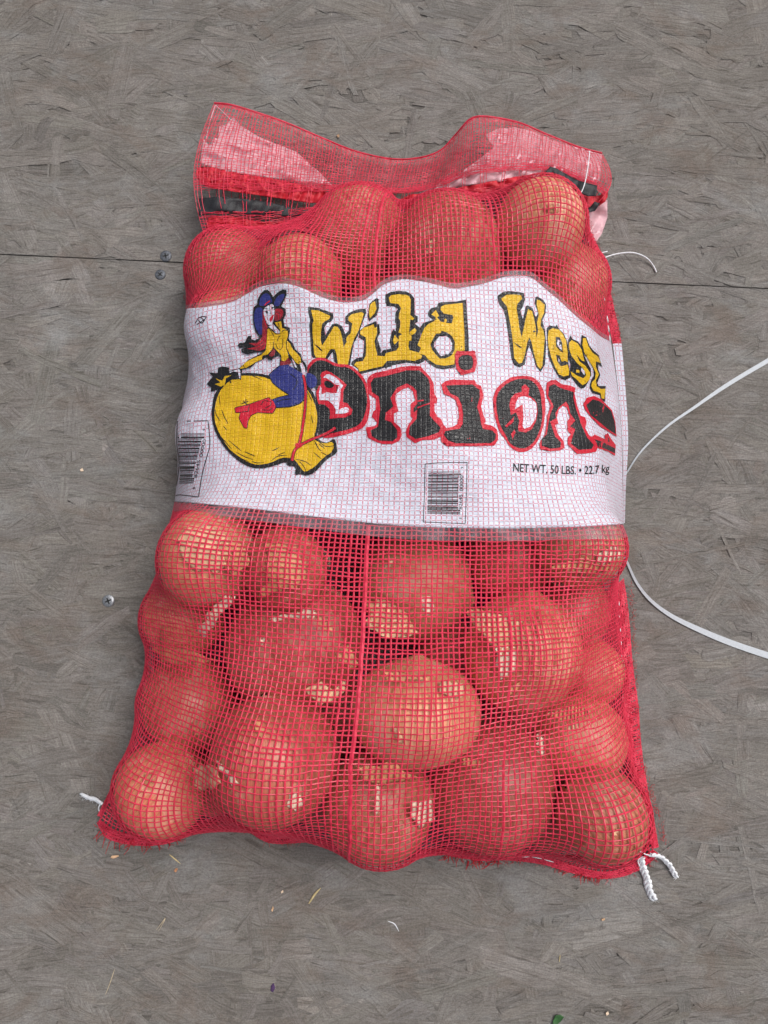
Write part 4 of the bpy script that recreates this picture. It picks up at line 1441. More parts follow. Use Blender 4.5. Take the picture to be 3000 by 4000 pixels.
ink('emblem_figure_outline', [(450,250),(500,160),(560,100),(615,92),(670,150),(700,210),(780,130),(850,85),(910,90),(915,170),(860,300),(830,360),(900,400),(905,480),(865,570),(880,680),(960,700),(970,760),(945,880),(1020,960),(1060,1060),(1150,1140),(1160,1210),(1220,1280),(1250,1360),(1240,1420),(1100,1420),(1040,1350),(990,1220),(900,1290),(800,1330),(820,1180),(780,1160),(700,1190),(690,1230),(620,1220),(600,1180),(420,1270),(330,1350),(200,1380),(180,1560),(140,1520),(120,1430),(0,1430),(0,1410),(150,1360),(300,1230),(480,1130),(560,1090),(400,1110),(280,1140),(190,1100),(180,1050),(270,1020),(150,1030),(120,990),(150,950),(240,940),(290,840),(350,835),(345,890),(400,910),(480,870),(410,760),(380,640),(370,480),(390,370),(450,330)], P_BLACK, 10, **e1)
ink('emblem_hat', [(480,310),(500,210),(570,150),(630,160),(680,250),(690,290),(620,330),(540,360),(480,350)], P_BLUE, 11, 1, **e1)
ink('emblem_hat', [(715,300),(750,220),(830,160),(890,150),(880,210),(830,300),(790,360),(720,350)], P_BLUE, 11, 1, **e1)
ink('emblem_hat', [(400,450),(430,380),(530,375),(545,480),(520,600),(530,750),(510,830),(470,810),(420,720),(390,590)], P_BLUE, 11, 1, **e1)
ink('emblem_hatband', [(555,345),(590,300),(650,265),(665,275),(600,320),(575,350)], P_RED, 12, **e1)
ink('emblem_hair', [(720,400),(820,390),(870,430),(860,520),(820,570),(760,600),(715,580),(725,480)], P_MAROON, 11, 1, **e1)
strokes('emblem_hair', [[(730,440),(790,430),(830,470),(825,540)],[(735,480),(780,490),(790,560)],[(740,410),(820,410),(855,460)]], 14, P_RED, 12, taper=True, **e1)
ink('emblem_hair', [(540,400),(560,560),(610,680),(600,850),(570,1050),(480,1080),(270,1050),(420,1010),(300,950),(440,950),(520,850),(530,650),(530,480)], P_MAROON, 12, **e1)
strokes('emblem_hair', [[(560,720),(540,880),(440,975),(320,960)],[(580,800),(550,950),(430,1030),(300,1045)],[(590,880),(560,1020),(470,1070)],[(550,480),(570,620),(600,700)]], 13, P_RED, 13, taper=True, **e1)
ink('emblem_hair', [(630,1150),(700,1060),(740,1080),(720,1150),(680,1180)], P_MAROON, 11, **e1)
ink('emblem_shirt', [(610,730),(650,700),(720,780),(800,800),(820,740),(720,620),(830,600),(845,700),(930,750),(940,820),(910,920),(930,1100),(950,1180),(890,1250),(840,1240),(830,1150),(720,1040),(700,980),(690,1060),(610,1140),(530,1160),(520,1220),(420,1260),(270,1350),(160,1370),(230,1290),(340,1220),(500,1150),(580,1080),(600,900)], P_YEL, 13, **e1)
ink('emblem_shirt', [(920,910),(970,960),(1020,1060),(1100,1140),(1140,1190),(1150,1270),(1110,1300),(1060,1260),(960,1120),(920,1030)], P_YEL, 13, **e1)
ink('emblem_face', [(550,400),(620,350),(700,310),(720,400),(720,520),(700,620),(670,665),(610,660),(580,580),(550,480)], WHITE, 14, 1, **e1)
ink('emblem_face', [(620,690),(700,640),(740,690),(810,760),(800,795),(740,785),(680,720)], WHITE, 14, **e1)
ink('emblem_face', [(640,560),(680,500),(715,490),(700,560),(665,620)], P_RED, 15, **e1)
strokes('emblem_line', [[(560,400),(590,395),(615,405)],[(650,330),(645,400),(655,460),(665,485)],[(575,450),(600,440),(620,455)],[(680,385),(700,375),(715,385)],[(630,690),(700,760),(760,800),(815,790)],[(700,650),(715,730),(740,770)],[(630,700),(690,790),(710,840)],[(840,775),(875,740),(930,750)],[(765,930),(790,860),(830,830)],[(745,960),(770,1040),(820,1060),(855,1010),(860,880)],[(730,620),(760,680),(800,690),(790,620)],[(910,920),(920,1050),(950,1120)],[(705,930),(700,1040),(620,1140)],[(220,1310),(245,1350)],[(1110,1280),(1140,1240)]], 9, P_BLACK, 15, **e1)
ink('emblem_eye', [(585,440),(605,425),(622,445),(615,475),(595,475)], P_BLACK, 16, 1, **e1)
ink('emblem_eye', [(672,380),(690,365),(705,380),(695,405),(680,405)], P_BLACK, 16, 1, **e1)
ink('emblem_hand', [(1130,1290),(1170,1270),(1215,1360),(1220,1440),(1200,1490),(1170,1450),(1150,1370)], WHITE, 13, **e1)
ink('emblem_hand', [(1000,1210),(1030,1230),(1085,1350),(1060,1355),(1030,1300)], WHITE, 13, **e1)
ink('emblem_hand', [(0,1425),(150,1372),(170,1400),(172,1530),(152,1525),(135,1425),(60,1412),(0,1442)], WHITE, 13, **e1)
strokes('emblem_trouser_outline', [[(780,200),(830,150),(910,90)],[(780,200),(820,290),(900,360),(1020,435)],[(1020,445),(900,470),(820,500)],[(860,592),(1020,582),(1130,548),(1192,500)]], 18, P_BLACK, 11, **e2)
ink('emblem_trousers', [(780,200),(830,150),(910,90),(1000,75),(1060,110),(1130,160),(1180,190),(1190,330),(1200,400),(1190,500),(1130,545),(1020,580),(860,590),(820,500),(900,470),(1010,450),(1020,430),(900,360),(820,290)], P_BLUE, 12, **e2)
ink('emblem_trousers', [(1210,180),(1280,180),(1350,240),(1350,320),(1290,370),(1230,330)], P_BLUE, 12, 1, **e2)
ink('emblem_belt', [(820,1250),(890,1250),(950,1190),(1000,1270),(960,1300),(820,1320)], P_MAROON, 13, **e1)
strokes('emblem_line', [[(1030,190),(1090,230),(1110,300),(1070,380)],[(860,530),(940,500),(1040,490)]], 9, P_BLACK, 13, **e2)
boot = [(370,600),(540,555),(770,475),(830,520),(860,590),(820,660),(640,650),(560,690),(520,760),(510,845),(480,830),(420,720),(440,650),(380,655)]
strokes('emblem_boot_outline', [boot[k:k + 2] for k in range(len(boot) - 1)] + [[boot[-1], boot[0]]], 16, P_BLACK, 12, **e2)
ink('emblem_boot', boot, P_RED, 13, **e2)
strokes('emblem_line', [[(450,545),(530,515)],[(470,510),(515,560)],[(500,490),(495,545)],[(680,560),(720,510),(770,520)],[(730,600),(800,560),(790,520)],[(450,650),(530,640)],[(700,620),(780,625),(820,600)],[(540,560),(530,640)]], 9, P_BLACK, 14, **e2)
strokes('emblem_rope_outline', [[(1185,200),(1215,350),(1210,600),(1180,820),(1140,1030),(1080,1120),(1055,1230)],[(1150,1045),(1280,980),(1450,910),(1570,840)]], 40, P_BLACK, 13, **e2)
strokes('emblem_rope', [[(1185,200),(1215,350),(1210,600),(1180,820),(1140,1030),(1080,1120),(1055,1230)],[(1150,1045),(1280,980),(1450,910),(1575,838)]], 27, P_RED, 14, **e2)
ink('emblem_knot', [(1085,1040),(1110,1015),(1160,1020),(1180,1050),(1160,1080),(1100,1085)], P_RED, 15, 1, **e2)

# bar codes
def barcode(org, s, corners, bars, xl, xr, digits, frame_pts):
    parts = []
    for y, th in bars:
        a, b = xl(y), xr(y)
        y2 = y + frame_pts(y)
        long = th < 13 and (y < bars[3][0] + 5 or y > bars[-4][0])
        q = np.linspace(0, 1, 7)
        xs = a + (b - a + (0)) * q
        ys = y + (y2 - y) * q
        T = np.stack((xs, ys - th / 2), -1); B = np.stack((xs, ys + th / 2), -1)
        V = (np.concatenate((T, B)) * s + org) / K
        F = []
        for i in range(6):
            F += [(i, i + 1, 8 + i), (i, 8 + i, 7 + i)]
        parts.append((V, np.array(F)))
    finish('barcode_bars', parts, P_BLACK, .00022 + LAYER)
    fr = [stroke_poly((np.array(l, float) * s + org) / K, 20 * s / K) for l in corners]
    for q in fr:
        finish('barcode_frame', [q], P_BLACK, .00022 + LAYER)
    for txt, base, up in digits:
        b = [tuple(np.array(p) * s + np.array(org)) for p in base]
        lettering('barcode_number', txt, b, np.array(up) * s, P_BLACK, 1, .0)


barsR = [(500,10),(535,10),(572,10),(608,34),(650,12),(705,36),(748,12),(800,34),(838,12),(895,36),(940,12),(992,36),(1030,12),(1085,36),(1130,12),(1160,10),(1185,12),(1240,22),(1280,24),(1345,14),(1395,50),(1445,12),(1470,22),(1525,14),(1575,44),(1620,22),(1665,36),(1722,24),(1755,12),(1780,12)]
barcode((1640, 1780), 200 / 1580, [[(165,255),(500,225),(800,212),(1455,205)],[(1455,205),(1435,1100),(1400,2095)],[(1400,2095),(105,2045)],[(105,2045),(140,1200),(165,255)]], barsR,
        lambda y: 268 - (y - 500) * .028, lambda y: 1275 if y < 620 else (1245 if y > 1650 else 1195 - (y - 650) * .022),
        [('9', [(1340,400),(1340,345)], (-80, 0)), ('00000', [(1335,1090),(1340,610)], (-115, 0)), ('82645', [(1305,1655),(1315,1195)], (-110, 0)), ('8', [(1290,1960),(1292,1905)], (-80, 0))],
        lambda y: -32 + 58 * (y - 500) / 1280)
barsL = [(460,10),(490,10),(525,12),(565,36),(605,12),(655,34),(695,12),(745,36),(790,12),(835,34),(880,12),(925,34),(970,12),(1020,34),(1060,10),(1085,10),(1110,12),(1170,22),(1210,24),(1275,14),(1315,50),(1365,12),(1390,22),(1440,14),(1495,40),(1540,22),(1590,36),(1640,24),(1675,12),(1700,10)]
barcode((670, 1620), 200 / 1264, [[(150,165),(905,150)],[(905,150),(950,600),(935,830),(780,1400),(670,2035)],[(670,2035),(220,1980),(90,2010)],[(90,2010),(190,1250),(135,700),(150,165)]], barsL,
        lambda y: np.interp(y, (460, 1450, 1700), (150, 222, 190)), lambda y: np.interp(y, (460, 570, 600, 1540, 1560, 1700), (815, 812, 755, 520, 570, 552)),
        [('9', [(835,395),(835,345)], (-55, 0)), ('00000', [(775,1035),(800,880),(860,610)], (-85, 0)), ('82645', [(635,1555),(660,1400),(725,1120)], (-85, 0)), ('8', [(588,1840),(590,1790)], (-62, 0))],
        lambda y: np.interp(y, (460, 1000, 1700), (4, -2, -12)))
strokes('printed_scribble', [[(764,1262),(780,1240),(800,1252)],[(770,1268),(800,1248)],[(776,1250),(790,1262),(806,1240)],[(785,1236),(808,1238)]], 3, P_BLACK, 1)

# ------------------------------------------------------------------ sheets and strips at the mouth, seams and corners
def fold(px, py, amp, k=.11, seed=0.0):
    return amp * (np.sin(px * k * .61 + 2.1 * np.sin(py * .07 + px * .021 + seed)) + .6 * np.sin(px * k * 1.37 + py * .13 + 1.6 * np.sin(px * .05 + seed)) + .5 * np.sin(py * k * 1.1 - px * .06 + seed))


def patch(name, outline, zf, mat, thick=.0004, step=7, smooth=1, amp=.0012, k=.11, seed=0.0, label=None):
    p = chaikin(outline, smooth) if smooth else np.asarray(outline, float)
    V, F = triangulate(p, step)
    z = zf(V[:, 0], V[:, 1]) if callable(zf) else np.full(len(V), zf)
    z = np.maximum(z + fold(V[:, 0], V[:, 1], amp, k, seed), .0022)
    o = link(name, mesh(name, at(V[:, 0], V[:, 1], z), F), mat, bag)
    if thick:
        m = o.modifiers.new('thick', 'SOLIDIFY')
        m.thickness = thick
    if label: tag(o, label)
    return o


# flap of doubled net beyond the closing seam
FT = [(463, 223), (500, 227), (560, 245), (620, 266), (700, 300), (765, 326), (840, 343), (900, 342), (950, 326), (985, 290), (1015, 258), (1050, 252), (1120, 265), (1180, 290), (1250, 318), (1300, 331)]
FB = [(444, 500), (520, 494), (600, 488), (690, 466), (770, 452), (860, 452), (960, 446), (1060, 430), (1140, 412), (1200, 402), (1240, 440), (1256, 468)]
FN_U, FN_V = 130, 30


def flap_grid(dz, shrink, seed):
    t = smooth_path(FT, FN_U + 1)
    b = smooth_path(FB, FN_U + 1)
    u = np.linspace(0, 1, FN_U + 1)[None]
    v = np.linspace(0, 1, FN_V + 1)[:, None]
    bulge = np.array([(-22, 0)])
    x = t[None, :, 0] * (1 - v) + b[None, :, 0] * v
    y = t[None, :, 1] * (1 - v) + b[None, :, 1] * v
    x = x - 34 * np.sin(np.pi * np.clip(v * .95, 0, 1)) * np.exp(-(u / .10) ** 2) + 40 * np.sin(np.pi * v) * np.exp(-((1 - u) / .07) ** 2)
    z = .012 + .030 * np.exp(-((u - .02) / .16) ** 2) * (1 - .45 * v) + .026 * np.exp(-((u - .70) / .10) ** 2) * (1 - .5 * v) + .020 * v + .012 * np.sin(np.pi * v)
    z = z + .0018 * np.sin(u * 60 + 6 * v + seed) * (.3 + .7 * v) - dz
    y = y + shrink * (1 - v)
    return at(x, y, np.maximum(z, .003))


rows = [0, .18, .36, .55, .8] + list(np.arange(1.6, 17.0, .62)) + list(np.arange(17.0, 20.2, .30)) + list(np.arange(25.6, 30.01, .45))
FG = flap_grid(0, 0, 0.0)


def keep_flap(axis, u, v):
    if axis == 0 and (int(round(u[0])) * 7919 % 13) > 4:
        return v < 19.5 + (int(round(u[0])) * 31 % 7) * .1
    return np.ones(len(u), bool)


o = net('flap_net', FG, .00031, .00026, 1.0, RED, bag, keep_flap, lines_v=rows, wob=.12, seed=21)
tag(o, 'doubled red net flap beyond the closing seam', None, None, 'stuff')
o = net('flap_net', flap_grid(.007, 5, 1.4), .00030, .00026, 1.0, RED, bag, lines_u=range(0, 131, 2), lines_v=rows[::2], wob=.16, seed=22)
tag(o, 'doubled red net flap beyond the closing seam', None, None, 'stuff')


def fz(dz):
    Q = proj(FG).reshape(-1, 2)
    Z = FG[..., 2].ravel()

    def f(x, y):
        out = np.empty(len(x))
        for i in range(len(x)):
            d = (Q[:, 0] - x[i]) ** 2 + (Q[:, 1] - y[i]) ** 2
            k = np.argpartition(d, 6)[:6]
            w = 1 / (d[k] + 2)
            out[i] = (Z[k] * w).sum() / w.sum()
        return out + dz
    return f


under = fz(-.0035)
patch('flap_lining', [(432, 352), (440, 300), (452, 315), (462, 296), (470, 300), (474, 272), (490, 268), (504, 252), (520, 272), (560, 296), (640, 328), (690, 372), (720, 402), (640, 392), (560, 380), (490, 372)], under, PINK, .0001, 5, 0, .0018, .2, 1.0, 'pink translucent film inside the left of the flap')
patch('flap_lining', [(1048, 292), (1075, 278), (1108, 274), (1150, 283), (1190, 300), (1262, 322), (1300, 334), (1296, 396), (1250, 388), (1200, 374), (1150, 382), (1080, 392), (1020, 398), (940, 414), (900, 420), (930, 404), (985, 380), (1040, 340), (1066, 318)], under, PINK, .0001, 5, 0, .0020, .18, 2.0, 'pink translucent film inside the right of the flap')
patch('flap_lining', [(1262, 470), (1290, 440), (1312, 432), (1312, 470), (1300, 505), (1284, 528), (1272, 505)], .016, PINK, .0001, 7, 0, .002, .15, 0, 'loose lobe of pink film below the right end of the drawstring')
# gathered fabric either side of the drawstring
over = fz(-.0022)
patch('gather', [(420, 372), (436, 356), (520, 376), (600, 388), (690, 410), (765, 432), (690, 442), (600, 428), (500, 414), (446, 404), (430, 392)], over, RED_HEM, .0006, 5, 1, .0016, .33, .5)
patch('gather', [(446, 478), (452, 468), (500, 466), (560, 480), (640, 480), (690, 464), (692, 470), (640, 486), (560, 497), (500, 501), (446, 506)], over, RED_HEM, .0006, 5, 1, .0015, .33, 1.5)
patch('gather', [(860, 424), (960, 412), (1060, 392), (1160, 374), (1210, 368), (1200, 392), (1120, 408), (1040, 428), (960, 446), (880, 448)], over, RED_HEM, .0006, 5, 1, .0015, .3, 2.5)
patch('gather', [(1212, 400), (1250, 408), (1290, 428), (1312, 408), (1312, 432), (1290, 448), (1262, 466), (1240, 452), (1222, 428)], .030, RED_HEM, .0006, 5, 1, .002, .28, 3.5)
# black drawstring
dz = fz(-.0012)
ds = patch('drawstring', [(430, 430), (470, 425), (520, 429), (580, 437), (640, 451), (694, 459), (660, 468), (600, 467), (540, 464), (480, 458), (430, 466)], dz, BLACKTAPE, .0008, 6, 0, .0008, .2, 0, 'flat black drawstring at the left of the mouth')
patch('drawstring', [(1180, 392), (1178, 372), (1188, 360), (1202, 364), (1240, 388), (1290, 402), (1288, 424), (1268, 424), (1232, 408), (1206, 384), (1194, 372), (1186, 378), (1188, 396)], .044, BLACKTAPE, .0008, 5, 0, .001, .2, 1, 'black drawstring looping out at the right of the mouth')
patch('drawstring', [(1284, 436), (1296, 440), (1284, 456), (1262, 462), (1258, 454), (1274, 448)], .036, BLACKTAPE, .0008, 5, 0, .001, .2, 1)
patch('drawstring', [(928, 438), (960, 430), (988, 430), (960, 442), (930, 446)], .058, BLACKTAPE, .0008, 4, 0, .0005, .2, 1)


# bound rim and creased corner of the flap
mb = MB()
rimp = FG[0] + np.array((0, 0, .0006))
mb.tube(rimp, .00075, 5)
mb.tube(FG[0] * .85 + FG[1] * .15, .0005, 5)
mb.build('flap_rim', RED, bag)
mb = MB()
mb.tube(path3([(465, 227, .046), (452, 268, .047), (444, 310, .047), (438, 352, .045)], 24), .00055, 4)
mb.tube(path3([(465, 227, .047), (484, 244, .046), (500, 262, .045), (512, 290, .045)], 20), .00040, 4)
mb.build('flap_crease', PINK, bag)


# side and bottom hems: dense net strips standing off the seam, with fuzz
def hem(name, inner, outer, n_along, mats, seed, layers=2, cell=.0005, solid=True):
    a = smooth_path(inner, n_along + 1)
    b = smooth_path(outer, n_along + 1)
    t = np.linspace(0, 1, 7)[:, None, None]
    for L in range(layers):
        q = a[None] * (1 - t) + b[None] * t
        r = np.random.default_rng(seed + L)
        s = np.linspace(0, n_along * .9, n_along + 1)[None]
        z = q[..., 2] + .0016 * np.sin(s * .55 + 3 * t[..., 0] + L * 2) * (.3 + t[..., 0]) - L * .0022
        P = at(q[..., 0], q[..., 1], np.maximum(z, .0015))
        o = net(name, P, cell, cell * 1.1, 1.0, mats[0], bag, wob=.25, seed=seed + L)
        tag(o, None, None, None, 'stuff')
    if solid:
        q = a[None] * (1 - t * .55) + b[None] * t * .55
        z = np.maximum(q[..., 2] - .003, .0012)
        P = at(q[..., 0], q[..., 1], z)
        h, w = P.shape[:2]
        i = np.arange(h - 1)[:, None] * w + np.arange(w - 1)[None]
        F = np.stack((i, i + w, i + w + 1, i + 1), -1).reshape(-1, 4)
        link(name + '_backing', mesh(name + '_backing', P.reshape(-1, 3), F), mats[1], bag)
    return a, b


def side(pts, d0):
    return [(x + dx, y, z) for (x, y, z), dx in zip(pts, d0)]


rt = [(1256, 474, .028), (1278, 540, .032), (1299, 620, .034), (1315, 700, .034), (1324, 742, .034)]
hem('side_hem', rt, [(1268, 478, .016), (1300, 555, .016), (1318, 630, .016), (1334, 700, .016), (1342, 742, .018)], 70, (RED, RED_HEM), 41)
rl = [(1335, 1262, .022), (1341, 1330, .022), (1344, 1430, .020), (1348, 1520, .020), (1349, 1580, .018), (1358, 1640, .018), (1376, 1700, .016), (1398, 1770, .011), (1412, 1832, .008)]
hem('side_hem', rl, [(1347, 1250, .012), (1358, 1330, .010), (1366, 1430, .010), (1378, 1520, .008), (1382, 1580, .008), (1388, 1640, .008), (1398, 1700, .007), (1412, 1770, .006), (1422, 1830, .005)], 130, (RED, RED_HEM), 51)
# the hem beside the label is the label film itself
la = [(1324, 742, .034), (1336, 850, .032), (1344, 950, .028), (1346, 1050, .024), (1347, 1130, .022)]
lb = [(1343, 742, .018), (1352, 850, .016), (1357, 950, .014), (1352, 1050, .012), (1350, 1130, .012)]
a, b = smooth_path(la, 61), smooth_path(lb, 61)
t = np.linspace(0, 1, 6)[:, None, None]
q = a[None] * (1 - t) + b[None] * t
P = at(q[..., 0], q[..., 1], q[..., 2])
i = np.arange(5)[:, None] * 61 + np.arange(60)[None]
F = np.stack((i, i + 61, i + 62, i + 1), -1).reshape(-1, 4)
uvx = np.stack(np.broadcast_arrays(np.linspace(0, 2.4, 6)[:, None] + 200, np.linspace(0, 36, 61)[None]), -1).reshape(-1, 2)
tag(link('label_hem', mesh('label_hem', P.reshape(-1, 3), F, uvx), WHITE, bag), 'pinkish edge of the label folded into the side seam')

bi = [(216, 1772, .009), (250, 1795, .008), (300, 1806, .008), (350, 1803, .008), (400, 1785, .008), (450, 1768, .010), (490, 1758, .012), (530, 1776, .010), (580, 1803, .008), (650, 1803, .008)]
bo = [(210, 1778, .003), (232, 1810, .003), (290, 1825, .003), (354, 1823, .003), (412, 1804, .003), (458, 1781, .004), (492, 1772, .005), (538, 1797, .004), (586, 1821, .003), (658, 1819, .003)]
hem('bottom_hem', bi, bo, 100, (RED, RED_DEEP), 61)
bi2 = [(945, 1832, .008), (1030, 1842, .008), (1100, 1842, .010), (1170, 1850, .012), (1250, 1874, .008), (1310, 1884, .008), (1365, 1868, .008), (1410, 1836, .010)]
bo2 = [(940, 1842, .003), (1026, 1858, .003), (1096, 1858, .004), (1168, 1866, .005), (1246, 1888, .003), (1312, 1898, .003), (1374, 1882, .003), (1424, 1846, .003)]
hem('bottom_hem', bi2, bo2, 110, (RED, RED_DEEP), 71)
# left end folded corner and left upper edge ruffle
hem('side_hem', [(444, 508, .022), (424, 545, .022), (412, 590, .022)], [(438, 505, .012), (412, 545, .010), (402, 590, .010)], 24, (RED, RED_HEM), 81)
hem('side_hem', [(330, 1612, .018), (288, 1655, .014), (252, 1700, .011), (220, 1765, .009)], [(326, 1606, .010), (278, 1652, .006), (243, 1700, .004), (211, 1762, .003)], 34, (RED, RED_HEM), 91)

# fuzz and fringe
r = np.random.default_rng(5)
mb = MB()


def fuzz(curve, n, lmin, lmax, direction, spread, rad=.00016, droop=True):
    c = smooth_path(curve, 300)
    for k in range(n):
        j = r.integers(0, 300)
        x, y, z = c[j]
        T = c[min(j + 1, 299)] - c[max(j - 1, 0)]
        a0 = math.atan2(-T[1], T[0]) + direction + r.normal(0, spread)
        L = r.uniform(lmin, lmax)
        b0 = at(x + r.normal(0, 3), y + r.normal(0, 3), max(.002, z + r.normal(0, .002)))
        t = np.linspace(0, 1, 4)
        d = np.array((math.cos(a0), math.sin(a0), 0))
        s = np.array((-d[1], d[0], 0)) * r.normal(0, .3)
        Q = b0[None] + d[None] * (L * t)[:, None] + s[None] * (L * t * t)[:, None]
        Q[:, 2] = np.maximum(Q[:, 2] + r.normal(0, .3) * L * t - (b0[2] * .5 * t if droop else 0), .001)
        mb.tube(Q, rad * r.uniform(.7, 1.5) * (1.15 - t * .7), 3, cap=False)


fuzz(bo, 90, .002, .006, -math.pi / 2, .5)
fuzz([(212, 1790, .003), (240, 1808, .003), (300, 1822, .003), (350, 1820, .003), (385, 1806, .003)], 34, .004, .012, -math.pi / 2 - .1, .35, .0004)
fuzz(bo2, 150, .002, .006, -math.pi / 2, .5)
fuzz([(960, 1848, .003), (1030, 1860, .003), (1090, 1860, .003)], 34, .004, .010, -math.pi / 2, .4, .0004)
fuzz([(1200, 1878, .003), (1250, 1890, .003), (1312, 1900, .003)], 24, .003, .007, -math.pi / 2, .4, .0003)
fuzz(rl, 260, .002, .005, math.pi / 2 , 1.2)
fuzz([(x + 26, y, .008) for x, y, z in rl], 320, .002, .005, math.pi / 2, 1.2)
fuzz([(x + 18, y, .018) for x, y, z in rt], 240, .002, .005, math.pi / 2, 1.2)
fuzz([(430, 545, .018), (405, 600, .018), (400, 640, .018)], 60, .002, .004, -math.pi / 2, 1.0)
o = mb.build('frayed_threads', RED_HEM, bag, False)
tag(o, 'frayed red threads along the seams', None, None, 'stuff')

# white stitching
mb = MB()


def stitches(curve, n, duty, rad=.00055, z=.0):
    c = smooth_path(curve, n * 10 + 1)
    for k in range(n):
        if r.random() < .06: continue
        m = max(3, int(10 * duty))
        seg = c[k * 10:k * 10 + m + 1]
        P = at(seg[:, 0] + r.normal(0, .6), seg[:, 1], seg[:, 2] + z + .0007 * np.sin(np.linspace(0, np.pi, len(seg))))
        t = np.sin(np.linspace(.35, np.pi - .35, len(seg)))
        mb.tube(P, rad * t, 5)


stitches([(474, 505, .036), (520, 499, .040), (600, 492, .047), (650, 482, .053), (692, 466, .058)], 9, .8, .0006)
stitches([(1256, 478, .052), (1278, 540, .060), (1299, 620, .062), (1312, 690, .058), (1319, 745, .050)], 13, .7, .0007)
stitches([(1318, 745, .040), (1322, 830, .040), (1328, 900, .036)], 7, .5, .0004)
stitches([(1337, 1300, .028), (1342, 1400, .027), (1346, 1470, .027)], 6, .34, .0005)
stitches([(1346, 1500, .027), (1348, 1580, .025), (1356, 1640, .023), (1372, 1690, .022)], 6, .5, .0005)
stitches([(442, 1771, .013), (470, 1762, .015), (498, 1763, .015)], 3, .75, .0005)
stitches([(1122, 1850, .014), (1160, 1853, .015), (1202, 1864, .013)], 3, .8, .0005)
mb.build('stitching', COTTON, bag)
# thick chain stitch at the right shoulder and thread across the flap
mb = MB()
c = path3([(1252, 470, .036), (1262, 490, .038), (1270, 508, .038), (1278, 528, .038)], 26)
for k in range(3):
    a = np.linspace(0, 14, 26) + k * 2.1
    w = c + np.stack((np.cos(a) * .0011, np.sin(a) * .0008, np.sin(a * 1.3) * .0009), -1)
    mb.tube(w, .0008, 5)
mb.tube(path3([(1274, 326, .044), (1270, 360, .046), (1262, 400, .050), (1250, 425, .050), (1234, 442, .048)], 24), .00055, 5)
mb.tube(path3([(444, 506, .030), (441, 516, .028), (438, 524, .026)], 8), .0011, 5)
mb.build('seam_thread', COTTON, bag)


# twisted white cord tails at the corners
def cord(pts, rad, seed, n=40):
    rr = np.random.default_rng(seed)
    c = path3(pts, n)
    mb = MB()
    for k in range(3):
        a = np.linspace(0, n * .42, n) + k * 2.094
        fl = 1 + .25 * np.sin(np.linspace(0, 20, n) + seed)
        w = c + np.stack((np.cos(a) * rad * .62 * fl, np.sin(a) * rad * .5, np.sin(a + .8) * rad * .6), -1)
        w[:, 2] = np.maximum(w[:, 2], rad * .5)
        mb.tube(w, rad * .62 * np.concatenate((np.ones(n - 3), (.9, .75, .4))), 6)
    for k in range(40):
        j = rr.integers(3, n)
        d = rr.normal(0, 1, 3)
        d /= np.linalg.norm(d)
        Q = c[j] + d[None] * np.linspace(rad * .4, rad * rr.uniform(1.3, 2.0), 3)[:, None]
        Q[:, 2] = np.maximum(Q[:, 2], .0005)
        mb.tube(Q, .00012, 3, cap=False)
    return mb.build('cord_tail', COTTON, bag)


cord([(218, 1736, .010), (206, 1727, .008), (192, 1724, .006), (176, 1716, .004)], .0024, 1, 22)
cord([(1384, 1850, .010), (1388, 1872, .006), (1398, 1900, .004), (1402, 1922, .003), (1414, 1944, .003)], .0030, 2, 46)
cord([(1404, 1846, .010), (1426, 1850, .008), (1446, 1868, .005), (1456, 1886, .004), (1462, 1896, .003)], .0022, 3, 36)
mb = MB()
mb.tube(path3([(1384, 1848, .012), (1378, 1860, .010), (1382, 1872, .008)], 10), .0006, 4)
mb.tube(path3([(1380, 1838, .014), (1396, 1846, .012), (1410, 1848, .010)], 10), .0006, 4)
mb.tube(path3([(218, 1736, .010), (213, 1744, .010), (214, 1752, .009)], 8), .0007, 4)
mb.build('seam_thread', COTTON, bag)
mb = MB()
mb.tube(path3([(1288, 566, .014), (1305, 557, .012), (1335, 548, .010), (1368, 546, .008), (1395, 556, .005), (1410, 572, .003), (1418, 588, .002)], 40), .00075, 6)
mb.tube(path3([(1280, 560, .014), (1296, 548, .010), (1312, 543, .008)], 14), .0006, 6)
mb.build('loose_thread', COTTON, bag)

# ------------------------------------------------------------------ strap on the floor
sp = [(1800, 700, .0014, 17), (1659, 779, .0014, 14), (1570, 832, .0018, 12.5), (1500, 880, .0022, 9), (1440, 922, .0026, 7), (1385, 975, .0026, 5.5), (1352, 1024, .0022, 5), (1320, 1070, .0016, 8), (1308, 1112, .0014, 10),
      (1320, 1160, .0016, 8), (1350, 1205, .0022, 7), (1374, 1256, .0026, 8), (1405, 1296, .0026, 10), (1450, 1330, .0022, 13), (1510, 1360, .0018, 17), (1580, 1389, .0014, 19), (1659, 1416, .0014, 20), (1800, 1462, .0014, 20)]
q = smooth_path(sp, 160)
T = np.gradient(q[:, :2], axis=0)
T /= np.linalg.norm(T, axis=1)[:, None]
Nn = np.stack((-T[:, 1], T[:, 0]), -1) * q[:, 3:4] * .34
FULL = 10.0
lean = np.clip(1 - q[:, 3] / 20, 0, 1)
A = at(q[:, 0] + Nn[:, 0], q[:, 1] + Nn[:, 1], q[:, 2] + .0002)
B = at(q[:, 0] - Nn[:, 0], q[:, 1] - Nn[:, 1], q[:, 2] + lean * .0012)
V = np.concatenate((A, B))
n = len(q)
F = [(i, i + 1, n + i + 1, n + i) for i in range(n - 1)]
strap = link('strap', mesh('strap', V, F), STRAPM, None, False)
m = strap.modifiers.new('thick', 'SOLIDIFY')
m.thickness = .0003
m.offset = 0
tag(strap, 'flat white plastic strap on the boards, its bend tucked under the sack', 'strap')


